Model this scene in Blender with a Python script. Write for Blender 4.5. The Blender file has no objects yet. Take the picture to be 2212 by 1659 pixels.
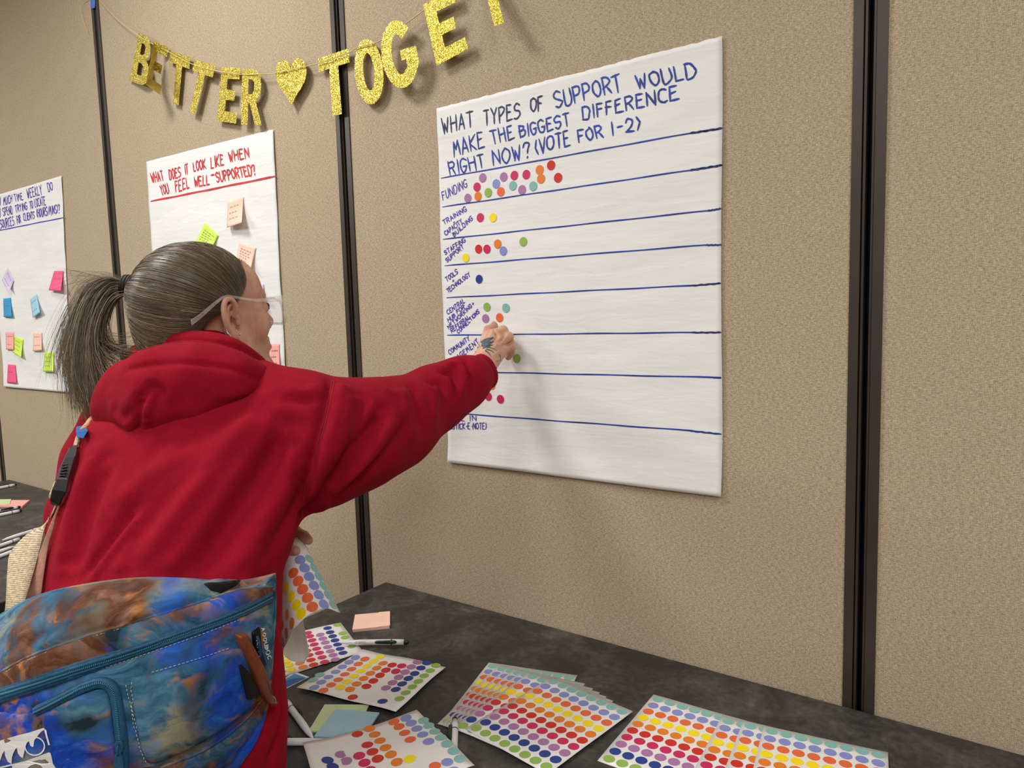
import bpy, math, random
import numpy as np
from mathutils import Vector, Matrix
from mathutils.bvhtree import BVHTree
rnd = random.Random(7)
rng = np.random.default_rng(7)
PI = math.pi

# ------------------------------------------------------------------ camera
F_PX = 1550.0; CX, CY = 1106.0, 829.5
CAM = np.array([0.0, -1.216, 1.395])            # 1.2 m from the partition wall (wall surface is y = 0)
h_ = np.array([-1066-CX, -(741-CY), -F_PX]); h_ /= np.linalg.norm(h_)
v_ = np.array([1590-CX, -(16840-CY), -F_PX]); v_ /= np.linalg.norm(v_)
aX = -h_; aZ = -v_; aZ = aZ-aX*(aZ@aX); aZ /= np.linalg.norm(aZ); aY = np.cross(aZ, aX)
RC = np.stack([aX, aY, aZ])
scene = bpy.context.scene
cd = bpy.data.cameras.new('camera'); cam = bpy.data.objects.new('camera', cd)
scene.collection.objects.link(cam); scene.camera = cam
cd.sensor_width = 36; cd.lens = F_PX/2212*36; cd.clip_start = 0.02
M = Matrix(RC.tolist()).to_4x4(); M.translation = Vector(CAM); cam.matrix_world = M

# ------------------------------------------------------------------ light
scene.view_settings.view_transform = 'Standard'; scene.view_settings.look = 'None'
scene.view_settings.gamma = 1; scene.view_settings.use_curve_mapping = False
scene.view_settings.exposure = 0.05
w = bpy.data.worlds.new('world'); scene.world = w; w.use_nodes = True
w.node_tree.nodes['Background'].inputs[0].default_value = (0.9, 0.88, 0.85, 1)
w.node_tree.nodes['Background'].inputs[1].default_value = 0.05
def area(name, loc, sx, sy, power, col=(1, 0.99, 0.975)):
    l = bpy.data.lights.new(name, 'AREA'); l.shape = 'RECTANGLE'; l.size = sx; l.size_y = sy
    l.energy = power; l.color = col
    o = bpy.data.objects.new(name, l); o.location = loc; scene.collection.objects.link(o); return o
area('ceiling_lamp', (-1.75, -0.95, 2.86), 0.45, 0.45, 25)
area('ceiling_lamp', (-0.9, -2.9, 2.86), 1.2, 0.6, 40)
area('ceiling_lamp', (0.9, -1.5, 2.86), 1.2, 0.6, 32)
area('ceiling_lamp', (-3.9, -2.0, 2.86), 1.2, 0.6, 74)
area('ceiling_lamp', (2.2, -3.4, 2.86), 1.2, 0.6, 30)

# ------------------------------------------------------------------ helpers
def ray(px, py): return RC@np.array([px-CX, -(py-CY), -F_PX])/F_PX
def W(px, py, d): return CAM+ray(px, py)*d               # a point at camera depth d (metres)
def wp(px, py, y=0.0):                                   # a point on a plane parallel to the wall
    r = ray(px, py); return CAM+r*((y-CAM[1])/r[1])
TZ = 0.743
def tp(px, py, z=TZ):                                    # a point on a horizontal plane
    r = ray(px, py); return CAM+r*((z-CAM[2])/r[2])
def lin(c): return tuple(((x/255)/12.92 if x/255 <= .04045 else ((x/255+.055)/1.055)**2.4) for x in c[:3])+(1,)
def new_obj(name, verts, faces, mat=None, parent=None, smooth=False, mats=None, mi=None):
    me = bpy.data.meshes.new(name)
    v = np.asarray(verts, dtype=np.float32)
    if isinstance(faces, np.ndarray) and faces.ndim == 2:
        n = len(faces); k = faces.shape[1]
        me.vertices.add(len(v)); me.vertices.foreach_set('co', v.ravel())
        me.loops.add(n*k); me.loops.foreach_set('vertex_index', faces.ravel().astype(np.int32))
        me.polygons.add(n); me.polygons.foreach_set('loop_start', np.arange(0, n*k, k, dtype=np.int32))
        me.polygons.foreach_set('loop_total', np.full(n, k, dtype=np.int32)); me.update(calc_edges=True)
    else:
        me.from_pydata([tuple(map(float, p)) for p in v], [], [tuple(int(i) for i in f) for f in faces]); me.update()
    for m in (mats or ([mat] if mat else [])): me.materials.append(m)
    if mi is not None: me.polygons.foreach_set('material_index', np.asarray(mi, dtype=np.int32))
    if smooth: me.polygons.foreach_set('use_smooth', np.ones(len(me.polygons), dtype=bool))
    me.validate()
    o = bpy.data.objects.new(name, me); scene.collection.objects.link(o)
    if parent: o.parent = parent
    return o
def empty(name, loc=(0, 0, 0)):
    o = bpy.data.objects.new(name, None); scene.collection.objects.link(o); o.location = loc; o.empty_display_size = .05; return o
def tag(o, label=None, cat=None, group=None, kind=None):
    if label: o['label'] = label
    if cat: o['category'] = cat
    if group: o['group'] = group
    if kind: o['kind'] = kind
    return o
def put(o, parent):                                      # parent keeping world placement (parents are only translated)
    o.parent = parent; o.location = tuple(-Vector(parent.location)); return o
def box(lo, hi):
    x0, y0, z0 = lo; x1, y1, z1 = hi
    v = [(x0,y0,z0),(x1,y0,z0),(x1,y1,z0),(x0,y1,z0),(x0,y0,z1),(x1,y0,z1),(x1,y1,z1),(x0,y1,z1)]
    f = [(0,3,2,1),(4,5,6,7),(0,1,5,4),(1,2,6,5),(2,3,7,6),(3,0,4,7)]
    return v, f
def boxes(lst):
    V = []; Fc = []
    for lo, hi in lst:
        v, f = box(lo, hi); n = len(V); V += v; Fc += [tuple(i+n for i in q) for q in f]
    return V, Fc
def bevel(o, w=.002, seg=2):
    m = o.modifiers.new('bevel', 'BEVEL'); m.width = w; m.segments = seg; m.limit_method = 'ANGLE'; return o
def unit(a): a = np.asarray(a, float); return a/(np.linalg.norm(a)+1e-12)
def catmull(P, n=8, closed=False):
    P = np.asarray(P, float)
    if len(P) < 3 and not closed: return np.array([P[0]+(P[-1]-P[0])*t for t in np.linspace(0, 1, n+1)])
    if closed: Q = np.vstack([P[-1], P, P[0], P[1]])
    else: Q = np.vstack([2*P[0]-P[1], P, 2*P[-1]-P[-2]])
    out = []
    for i in range(1, len(Q)-2):
        for t in np.arange(n)/n:
            a, b, c, d = Q[i-1], Q[i], Q[i+1], Q[i+2]
            out.append(.5*((2*b)+(c-a)*t+(2*a-5*b+4*c-d)*t*t+(3*b-a-3*c+d)*t**3))
    if not closed: out.append(Q[-2])
    return np.array(out)
def tube(path, rad, seg=8, cap=True):                    # tube along a path with per-point radius
    P = np.asarray(path, float); n = len(P); rad = np.broadcast_to(np.asarray(rad, float), (n,))
    T = np.gradient(P, axis=0); T /= (np.linalg.norm(T, axis=1)[:, None]+1e-12)
    up = np.array([0, 0, 1.0]) if abs(T[0][2]) < .9 else np.array([1.0, 0, 0])
    N = unit(np.cross(T[0], up)); V = []
    for i in range(n):
        N = unit(N-T[i]*(N@T[i])); B = np.cross(T[i], N)
        for k in range(seg):
            a = 2*PI*k/seg; V.append(P[i]+rad[i]*(N*math.cos(a)+B*math.sin(a)))
    Fc = [(i*seg+k, i*seg+(k+1) % seg, (i+1)*seg+(k+1) % seg, (i+1)*seg+k) for i in range(n-1) for k in range(seg)]
    if cap: Fc += [tuple(range(seg))[::-1], tuple((n-1)*seg+k for k in range(seg))]
    return V, Fc
def merge(parts):
    V = []; Fc = []
    for v, f in parts:
        n = len(V); V += [tuple(p) for p in v]; Fc += [tuple(i+n for i in q) for q in f]
    return V, Fc
def solidify(o, t, off=-1):
    m = o.modifiers.new('solid', 'SOLIDIFY'); m.thickness = t; m.offset = off; return o
# ------------------------------------------------------------------ materials
class NT:
    def __init__(s, name):
        s.m = bpy.data.materials.new(name); s.m.use_nodes = True; s.t = s.m.node_tree
        s.b = s.t.nodes['Principled BSDF']
        s.tc = s.t.nodes.new('ShaderNodeTexCoord')
    def n(s, typ, **kw):
        nd = s.t.nodes.new(typ)
        for k, v in kw.items():
            if k in nd.inputs: nd.inputs[k].default_value = v
            else: setattr(nd, k, v)
        return nd
    def l(s, a, b): s.t.links.new(a, b)
    def mapping(s, scale=(1, 1, 1), rot=(0, 0, 0), src='Object'):
        m = s.n('ShaderNodeMapping'); m.inputs['Scale'].default_value = scale; m.inputs['Rotation'].default_value = rot
        s.l(s.tc.outputs[src], m.inputs[0]); return m.outputs[0]
    def noise(s, vec, scale=10, detail=3, rough=.5, dist=0):
        n = s.n('ShaderNodeTexNoise'); n.inputs['Scale'].default_value = scale; n.inputs['Detail'].default_value = detail
        n.inputs['Roughness'].default_value = rough; n.inputs['Distortion'].default_value = dist
        if vec is not None: s.l(vec, n.inputs['Vector'])
        return n.outputs[0]
    def ramp(s, fac, stops, interp='LINEAR'):
        r = s.n('ShaderNodeValToRGB'); r.color_ramp.interpolation = interp; e = r.color_ramp.elements
        while len(e) < len(stops): e.new(.5)
        for i, (p, c) in enumerate(stops): e[i].position = p; e[i].color = lin(c)
        s.l(fac, r.inputs[0]); return r.outputs[0]
    def math(s, op, a, b=None):
        m = s.n('ShaderNodeMath', operation=op)
        for i, x in enumerate((a, b)):
            if x is None: continue
            if hasattr(x, 'links'): s.l(x, m.inputs[i])
            else: m.inputs[i].default_value = x
        return m.outputs[0]
    def mix(s, fac, a, b, typ='MIX'):
        m = s.n('ShaderNodeMix'); m.data_type = 'RGBA'; m.blend_type = typ
        for i, x in ((0, fac), (6, a), (7, b)):
            if hasattr(x, 'links'): s.l(x, m.inputs[i])
            else: m.inputs[i].default_value = x
        return m.outputs[2]
    def bump(s, h, strength=.3, dist=.002, prev=None):
        b = s.n('ShaderNodeBump'); b.inputs['Strength'].default_value = strength; b.inputs['Distance'].default_value = dist
        s.l(h, b.inputs['Height'])
        if prev is not None: s.l(prev, b.inputs['Normal'])
        return b.outputs[0]
    def base(s, c):
        if hasattr(c, 'links'): s.l(c, s.b.inputs['Base Color'])
        else: s.b.inputs['Base Color'].default_value = c
        return s
    def nrm(s, x): s.l(x, s.b.inputs['Normal']); return s
def plain(name, col, rough=.6, metal=0, var=0.04, scale=30, bump=0, spec=None, sheen=0):
    t = NT(name); t.b.inputs['Roughness'].default_value = rough; t.b.inputs['Metallic'].default_value = metal
    if spec is not None: t.b.inputs['Specular IOR Level'].default_value = spec
    if sheen: t.b.inputs['Sheen Weight'].default_value = sheen
    vec = t.mapping()
    n = t.noise(vec, scale, 3)
    a = tuple(max(0, c*(1-var)) for c in col); b = tuple(min(255, c*(1+var)) for c in col)
    t.base(t.ramp(n, [(.3, a), (.7, b)]))
    if bump: t.nrm(t.bump(n, .5, bump))
    return t.m
def fabric_wall():
    t = NT('woven_panel_fabric'); t.b.inputs['Roughness'].default_value = .95; t.b.inputs['Specular IOR Level'].default_value = .15
    a = t.noise(t.mapping((170, 170, 800)), 1, 3, .6, .3)
    b = t.noise(t.mapping((760, 760, 170)), 1, 3, .6, .3)
    g = t.noise(t.mapping((1, 1, 1)), 900, 2, .6)
    sp = t.n('ShaderNodeSeparateXYZ'); t.l(t.tc.outputs['Object'], sp.inputs[0]); wob = t.math('MULTIPLY', t.noise(t.mapping((1, 1, 1)), 75, 3), 9)
    sz = t.math('SINE', t.math('ADD', t.math('MULTIPLY', sp.outputs[2], 3500), wob)); sx = t.math('SINE', t.math('ADD', t.math('MULTIPLY', sp.outputs[0], 3100), wob))
    wv = t.math('ADD', t.math('MULTIPLY', sz, .045), t.math('ADD', t.math('MULTIPLY', sx, .018), t.math('MULTIPLY', t.math('MULTIPLY', sx, sz), .035)))
    h = t.math('ADD', wv, t.math('ADD', t.math('MULTIPLY', a, .46), t.math('ADD', t.math('MULTIPLY', b, .30), t.math('MULTIPLY', g, .24))))
    c = t.ramp(h, [(.36, (134, 116, 92)), (.5, (183, 166, 140)), (.64, (222, 207, 181))])
    big = t.noise(t.mapping((1, 1, 1)), 9, 3)
    c = t.mix(t.math('MULTIPLY', big, .14), c, lin((146, 128, 108)))
    t.base(c); t.nrm(t.bump(h, .8, .0016)); return t.m
def laminate():
    t = NT('dark_mottled_laminate'); t.b.inputs['Roughness'].default_value = .45; t.b.inputs['Specular IOR Level'].default_value = .35
    v = t.mapping()
    a = t.noise(v, 9, 6, .65, .6); b = t.noise(v, 70, 4, .6)
    h = t.math('ADD', t.math('MULTIPLY', a, .7), t.math('MULTIPLY', b, .3))
    t.base(t.ramp(h, [(.32, (40, 39, 38)), (.48, (55, 54, 52)), (.58, (76, 74, 70)), (.70, (104, 102, 95))]))
    return t.m
def paper(name, col, rough=.75):
    t = NT(name); t.b.inputs['Roughness'].default_value = rough; t.b.inputs['Specular IOR Level'].default_value = .25
    v = t.mapping((3, 3, 14)); n = t.noise(v, 3, 4, .55, .4)
    t.base(t.ramp(n, [(.3, tuple(c*.975 for c in col)), (.7, col)])); t.nrm(t.bump(n, .35, .004)); return t.m
def glitter():
    t = NT('gold_glitter_card'); t.b.inputs['Metallic'].default_value = .75; t.b.inputs['Roughness'].default_value = .38
    vo = t.n('ShaderNodeTexVoronoi'); vo.inputs['Scale'].default_value = 900; t.l(t.mapping(), vo.inputs['Vector'])
    t.base(t.mix(.5, t.ramp(t.n_sep(vo.outputs['Color']), [(.1, (120, 98, 12)), (.5, (205, 178, 50)), (.9, (255, 246, 150))]), lin((206, 184, 62))))
    nm = t.n('ShaderNodeVectorMath', operation='SUBTRACT'); t.l(vo.outputs['Color'], nm.inputs[0]); nm.inputs[1].default_value = (.5, .5, .5)
    sc = t.n('ShaderNodeVectorMath', operation='SCALE'); t.l(nm.outputs[0], sc.inputs[0]); sc.inputs['Scale'].default_value = .8
    ge = t.n('ShaderNodeNewGeometry'); ad = t.n('ShaderNodeVectorMath', operation='ADD'); t.l(ge.outputs['Normal'], ad.inputs[0]); t.l(sc.outputs[0], ad.inputs[1])
    no = t.n('ShaderNodeVectorMath', operation='NORMALIZE'); t.l(ad.outputs[0], no.inputs[0]); t.nrm(no.outputs[0]); return t.m
def n_sep(s, col):
    n = s.n('ShaderNodeSeparateColor'); s.l(col, n.inputs[0]); return n.outputs[0]
NT.n_sep = n_sep
def knit(name, col, scale=1400, bump=.0006):
    t = NT(name); t.b.inputs['Roughness'].default_value = .95; t.b.inputs['Specular IOR Level'].default_value = .12
    t.b.inputs['Sheen Weight'].default_value = .06; t.b.inputs['Sheen Tint'].default_value = lin((230, 90, 90))
    v = t.mapping(); f = t.noise(v, scale, 2, .6); g = t.noise(v, 45, 4, .55)
    c = t.ramp(t.math('ADD', t.math('MULTIPLY', f, .8), t.math('MULTIPLY', g, .2)), [(.33, tuple(x*.84 for x in col)), (.5, col), (.68, tuple(min(255, x*1.12+4) for x in col))])
    t.base(c); n1 = t.bump(g, .35, .004); t.nrm(t.bump(f, .45, bump, n1)); return t.m
def skin(name='skin'):
    t = NT(name); t.b.inputs['Roughness'].default_value = .5
    t.b.inputs['Subsurface Weight'].default_value = .12; t.b.inputs['Subsurface Radius'].default_value = (.01, .004, .002)
    t.b.inputs['Subsurface Scale'].default_value = 1
    v = t.mapping(); n = t.noise(v, 28, 4, .6); f = t.noise(v, 260, 2)
    t.base(t.ramp(n, [(.3, (184, 134, 110)), (.5, (202, 154, 128)), (.72, (214, 168, 144))])); t.nrm(t.bump(t.math('ADD', f, n), .25, .0012)); return t.m
def hair_mat():
    t = NT('ash_brown_hair'); t.b.inputs['Roughness'].default_value = .42; t.b.inputs['Specular IOR Level'].default_value = .45
    at = t.n('ShaderNodeAttribute'); at.attribute_name = 'tone'
    t.base(t.ramp(at.outputs['Fac'], [(0, (48, 40, 30)), (.35, (88, 75, 58)), (.62, (126, 110, 87)), (.85, (168, 153, 127)), (1, (212, 202, 180))])); return t.m
def tiedye(name, brown=0.0, rot=(.3, .5, .9)):
    t = NT(name); t.b.inputs['Roughness'].default_value = .85; t.b.inputs['Specular IOR Level'].default_value = .2
    v0 = t.mapping((1, 1, 1), rot)
    wv = t.n('ShaderNodeTexNoise'); wv.inputs['Scale'].default_value = 10; wv.inputs['Detail'].default_value = 4; t.l(v0, wv.inputs['Vector'])
    sc = t.n('ShaderNodeVectorMath', operation='SCALE'); t.l(wv.outputs['Color'], sc.inputs[0]); sc.inputs['Scale'].default_value = .09
    ad = t.n('ShaderNodeVectorMath', operation='ADD'); t.l(v0, ad.inputs[0]); t.l(sc.outputs[0], ad.inputs[1]); w0 = ad.outputs[0]
    st = t.n('ShaderNodeMapping'); st.inputs['Scale'].default_value = (1, 1, 3.2); st.inputs['Rotation'].default_value = (.2, .7, .1); t.l(w0, st.inputs[0])
    streak = t.noise(st.outputs[0], 26, 5, .6, .4)
    def step(n, a, k):
        c = t.n('ShaderNodeClamp'); t.l(t.math('MULTIPLY', t.math('SUBTRACT', t.math('ADD', n, t.math('MULTIPLY', t.math('SUBTRACT', streak, .5), .34)), a), k), c.inputs[0]); return c.outputs[0]
    base = t.ramp(streak, [(.3, (34, 74, 104)), (.5, (62, 110, 138)), (.7, (104, 146, 158))])
    tan = t.ramp(streak, [(.3, (98, 98, 86)), (.6, (140, 138, 116))]); royal = t.ramp(streak, [(.3, (16, 46, 130)), (.5, (24, 74, 186)), (.7, (44, 112, 196))])
    brn = t.ramp(streak, [(.3, (62, 34, 22)), (.5, (104, 64, 44)), (.72, (146, 112, 96))]); org = t.ramp(streak, [(.3, (150, 84, 36)), (.7, (196, 136, 66))])
    n = [t.noise(t.mapping((1, 1, 1), (r, r*.7, 1.3*r)) if False else w0, s_, 2, .5) for r, s_ in ((0, 9), (1, 12), (2, 15))]
    o1 = t.n('ShaderNodeVectorMath', operation='ADD'); t.l(w0, o1.inputs[0]); o1.inputs[1].default_value = (3.1, 7.7, 1.9)
    o2 = t.n('ShaderNodeVectorMath', operation='ADD'); t.l(w0, o2.inputs[0]); o2.inputs[1].default_value = (9.4, 2.2, 5.3)
    c = t.mix(step(t.noise(w0, 10, 2), .50, 9), base, tan)
    c = t.mix(step(t.noise(o1.outputs[0], 9, 2), .50, 9), c, royal)
    c = t.mix(step(t.noise(o2.outputs[0], 11, 2), .51-brown, 10), c, brn)
    o3 = t.n('ShaderNodeVectorMath', operation='ADD'); t.l(w0, o3.inputs[0]); o3.inputs[1].default_value = (1.4, 12.2, 15.3)
    c = t.mix(step(t.noise(o3.outputs[0], 19, 2), .61-brown*.3, 9), c, org)
    o4 = t.n('ShaderNodeVectorMath', operation='ADD'); t.l(w0, o4.inputs[0]); o4.inputs[1].default_value = (21.4, 2.2, 8.3)
    c = t.mix(step(t.noise(o4.outputs[0], 13, 2), .58, 8), c, lin((30, 46, 56)))
    t.base(c)
    f = t.noise(t.mapping((1, 1, 1)), 1100, 2); g = t.noise(t.mapping(), 16, 3, .5, .8)
    t.nrm(t.bump(f, .4, .0007, t.bump(g, .55, .010))); return t.m
def webbing():
    t = NT('beige_webbing'); t.b.inputs['Roughness'].default_value = .85; t.b.inputs['Specular IOR Level'].default_value = .2
    sp = t.n('ShaderNodeSeparateXYZ'); t.l(t.tc.outputs['Object'], sp.inputs[0]); nz = t.noise(t.mapping(), 300, 2)
    h = t.math('ADD', t.math('MULTIPLY', t.math('SINE', t.math('ADD', t.math('MULTIPLY', sp.outputs[2], 3400), t.math('MULTIPLY', nz, 3))), .22), nz)
    t.base(t.ramp(h, [(.3, (150, 132, 104)), (.5, (190, 172, 140)), (.72, (214, 198, 168))])); t.nrm(t.bump(h, .5, .001)); return t.m
def clear(name, tint=(1, 1, 1, 1), rough=.02):
    t = NT(name); t.b.inputs['Base Color'].default_value = tint; t.b.inputs['Transmission Weight'].default_value = 1
    t.b.inputs['Roughness'].default_value = rough; t.b.inputs['IOR'].default_value = 1.47; return t.m
def acrylic(name, alpha):
    t = NT(name); t.b.inputs['Base Color'].default_value = (.93, .91, .88, 1); t.b.inputs['Roughness'].default_value = .07; t.b.inputs['Metallic'].default_value = .35; t.b.inputs['Coat Weight'].default_value = 1
    lw = t.n('ShaderNodeLayerWeight'); lw.inputs['Blend'].default_value = .45
    t.l(t.math('ADD', t.math('MULTIPLY', lw.outputs['Facing'], .42 if alpha > .2 else .15), alpha*.55), t.b.inputs['Alpha']); return t.m
MT = {}
MT['wall'] = fabric_wall(); MT['bronze'] = plain('bronze_anodised_frame', (66, 57, 50), .42, .35, .05, 8)
MT['black'] = plain('black_rubber', (10, 9, 9), .6); MT['table'] = laminate()
MT['edge'] = plain('black_table_edge', (30, 29, 28), .5); MT['poster'] = paper('flip_chart_paper', (238, 239, 237))
MT['sheet'] = plain('glossy_label_paper', (236, 234, 231), .32, 0, .01, 40)
MT['sheetback'] = plain('label_backing', (214, 213, 210), .6, 0, .01, 40)
MT['gold'] = glitter(); MT['twine'] = plain('golden_twine', (214, 190, 130), .7)
MT['blueink'] = plain('blue_marker_ink', (26, 58, 150), .6, 0, .22, 25); MT['navyink'] = plain('dark_blue_marker_ink', (30, 40, 92), .6, 0, .2, 25)
MT['purpleink'] = plain('purple_marker_ink', (76, 58, 168), .6, 0, .12, 25); MT['redink'] = plain('red_marker_ink', (198, 48, 52), .6, 0, .15, 25)
MT['greyink'] = plain('grey_pen_ink', (120, 104, 100), .6)
MT['hoodie'] = knit('red_sweatshirt_fleece', (142, 12, 34)); MT['rib'] = knit('red_rib_knit', (138, 10, 30), 700, .001)
MT['thread'] = plain('red_topstitch_thread', (150, 12, 34), .8)
MT['skin'] = skin(); MT['hair'] = hair_mat(); MT['clear'] = acrylic('clear_acrylic', .26); MT['lens'] = acrylic('spectacle_lens', .10)
MT['silver'] = plain('polished_silver', (220, 220, 225), .15, 1); MT['tattoo'] = plain('blue_black_tattoo_ink', (58, 76, 82), .6, 0, .25, 160)
MT['bag'] = tiedye('tie_dye_canvas'); MT['bag2'] = tiedye('brown_tie_dye_canvas', .10, (1.1, .2, 2.0)); MT['zip'] = plain('blue_zip_tape', (24, 80, 114), .6, 0, .12, 300, .0005); MT['teeth'] = plain('blue_zip_teeth', (44, 108, 138), .4)
MT['web'] = webbing(); MT['webedge'] = plain('pinkish_webbing_back', (158, 112, 92), .85, 0, .08, 300)
MT['leather'] = plain('brown_leather', (128, 62, 34), .5, 0, .12, 60, .0008); MT['stitch'] = plain('pale_thread', (196, 192, 176), .8)
MT['plastic'] = plain('black_plastic', (14, 14, 15), .5, spec=.25); MT['mesh'] = plain('black_mesh_and_opening_shade', (6, 6, 7), .9, 0, .3, 900)  # the mesh black also colours the painted shade of the bag opening
MT['denim'] = knit('dark_denim', (36, 44, 62)); MT['shoe'] = plain('dark_shoe', (30, 30, 32), .6)
MT['pen'] = plain('white_pen_plastic', (226, 226, 230), .25); MT['pengreen'] = plain('dark_green_pen_plastic', (14, 44, 36), .35)
MT['penblack'] = plain('pen_black_plastic', (22, 24, 26), .35)
for k, c in dict(peach=(250, 205, 184), lime=(206, 240, 92), lilac=(212, 196, 228), pink=(250, 176, 170), hotpink=(244, 92, 138), blue=(56, 156, 208), paleblue=(164, 212, 232), salmon=(248, 172, 164), palegreen=(196, 216, 160), skyblue=(158, 196, 212), white=(232, 232, 230)).items():
    MT['n_'+k] = plain('sticky_note_'+k, c, .7, 0, .02, 20)
DOT = dict(teal=(134, 186, 180), periwinkle=(136, 146, 208), coral=(232, 108, 62), yellow=(252, 226, 20), orange=(232, 128, 36), red=(206, 44, 32), crimson=(204, 34, 92), mauve=(172, 118, 168), navy=(28, 60, 142), green=(146, 184, 84))
for k, c in DOT.items(): MT['d_'+k] = plain('dot_'+k, c, .4, 0, .01, 20)
ORDER = ['teal', 'periwinkle', 'coral', 'yellow', 'orange', 'red', 'crimson', 'mauve', 'navy', 'green']
# ------------------------------------------------------------------ room shell
X0, X1, Y0, H = -6.2, 3.4, -5.0, 2.9
seams = [wp(1883, 0)[0], wp(728, 0)[0], wp(205, 0)[0]]
pitch = (seams[0]-seams[2])/2
seams = [seams[0]+pitch]+seams+[seams[2]-pitch, seams[2]-2*pitch]
def struct(name, v, f, m):
    o = new_obj(name, v, f, m); o['kind'] = 'structure'; return o
wb = struct('wall_back', *box((X0, .03, 0), (X1, .12, H)), MT['black'])
edges = [X1]+[s for s in seams if X0 < s < X1]+[X0]
HW = .0235
for a, b in zip(edges[:-1], edges[1:]):
    hi = a-(HW if a != X1 else 0); lo = b+(HW if b != X0 else 0)
    new_obj('panel', *box((lo, 0, .1), (hi, .0299, H)), MT['wall'], wb)
for i, s in enumerate(edges[1:-1]):
    st = struct('trim_%d' % (i+1), *boxes([((s-HW, -.003, .1), (s-.0095, .0299, H)), ((s+.0085, -.003, .1), (s+HW, .0299, H)),
                ((s-.008, .002, .1), (s-.0045, .0299, H)), ((s+.004, .002, .1), (s+.0072, .0299, H))]), MT['bronze'])
struct('floor', *box((X0, Y0, -.1), (X1, .12, 0)), plain('grey_brown_carpet', (96, 88, 80), .95, 0, .2, 120, .003))
struct('ceiling', *box((X0, Y0, H), (X1, .12, H+.1)), plain('white_ceiling_tile', (226, 222, 214), .9, 0, .03, 60))
pw = plain('beige_paint', (202, 190, 170), .8)
struct('wall_left', *box((X0-.1, Y0, 0), (X0, .12, H)), pw)
struct('wall_right', *box((X1, Y0, 0), (X1+.1, .12, H)), pw)
struct('wall_front', *box((X0, Y0-.1, 0), (X1, Y0, H)), pw)
struct('baseboard_back', *box((X0, -.008, 0), (X1, .0299, .1)), MT['black'])

# ------------------------------------------------------------------ stroke lettering
G = {'A':'00 39 60|13 53','B':'09 00|~09 48 57 35 05|~05 55 63 41 00','C':'~68 49 18 04 11 40 61','D':'09 00|~09 49 66 63 40 00','E':'59 09 00 60|05 45',
'F':'00 09 59|05 45','G':'~68 39 07 03 20 51 64|34 64','H':'09 00|69 60|05 65','I':'19 10','J':'~59 52 30 02','K':'09 00|69 04 60','L':'09 00 50','M':'00 19 34 59 70',
'N':'00 09 60 69','O':'~39 07 03 30 63 67 39','P':'00 09|~09 49 67 45 04','R':'00 09|~09 49 67 45 04|34 60','S':'~68 39 07 15 54 62 30 01','T':'09 69|39 30',
'U':'~09 03 10 40 63 69','V':'09 30 69','W':'09 20 36 50 79','Y':'09 35 69|35 30','1':'19 10','2':'~07 29 57 44 00|00 60','?':'~07 29 58 45 33|30 31',
'(':'~29 05 04 20',')':'~09 25 24 00','-':'15 55','/':'00 49','+':'37 31|14 54','.':'24 35','a':'~54 25 02 20 41|54 50','o':'~25 02 20 43 25','m':'00 04|~03 25 30|~33 55 60',
'u':'~04 11 30 43|54 50','n':'00 04|~03 35 40','i':'13 10','t':'28 20|06 46','y':'04 20|45 00','e':'03 43 25 03 20 40','r':'00 04|~03 25 44','v':'04 20 44','s':'~44 14 22 40 00',
'c':'~44 15 02 20 41','k':'09 00|45 02 40'}
def glyph(ch):
    if ch == ' ': return [], 5
    st = []; mx = 0
    for s in G[ch].split('|'):
        sm = s.startswith('~'); P = np.array([(int(q[0]), int(q[1])) for q in s.lstrip('~').split()], float)
        mx = max(mx, P[:, 0].max()); st.append((P, sm))
    out = []
    for P, sm in st:
        P = P+rng.normal(0, .28, P.shape)
        if sm: out.append(catmull(P, 5)/9)
        else:
            for a, b in zip(P[:-1], P[1:]): out.append((np.array([a+(b-a)*t for t in (0, .25, .5, .75, 1)])+np.array([[0, 0], [.07, 0], [.1, 0], [.07, 0], [0, 0]]))/9)
    return out, mx
def text_strokes(txt, gap=2.6):
    x = 0; out = []
    for ch in txt:
        g, wd = glyph(ch)
        for P in g: out.append(P+np.array([x/9, 0]))
        x += wd+gap
    return out, (x-gap)/9
def ribbons(strokes3d, nrm, wd):                        # strokes: lists of 3-D points (flat strips facing nrm)
    V = []; Fc = []
    nrm = np.asarray(nrm, float)
    for P in strokes3d:
        P = np.asarray(P, float)
        if len(P) < 2: continue
        T = np.gradient(P, axis=0); T /= (np.linalg.norm(T, axis=1)[:, None]+1e-12)
        P = P.copy(); P[0] -= T[0]*wd*.4; P[-1] += T[-1]*wd*.4
        S = np.cross(T, nrm); n = len(P); b = len(V)
        ww = wd*.5*(1+.12*np.sin(np.arange(n)*1.3+rnd.random()*6)); ww[0] *= .55; ww[-1] *= .55
        for i in range(n): V += [P[i]+S[i]*ww[i], P[i]-S[i]*ww[i]]
        Fc += [(b+2*i, b+2*i+1, b+2*i+3, b+2*i+2) for i in range(n-1)]
    return V, Fc
def yoff(x, z):                                          # gentle buckles of hung paper
    return -.0042-.00045*np.sin(z*58+2.2*np.sin(x*7))-.0006*np.sin(z*23+x*9)-.0004*np.sin(x*31)
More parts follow.
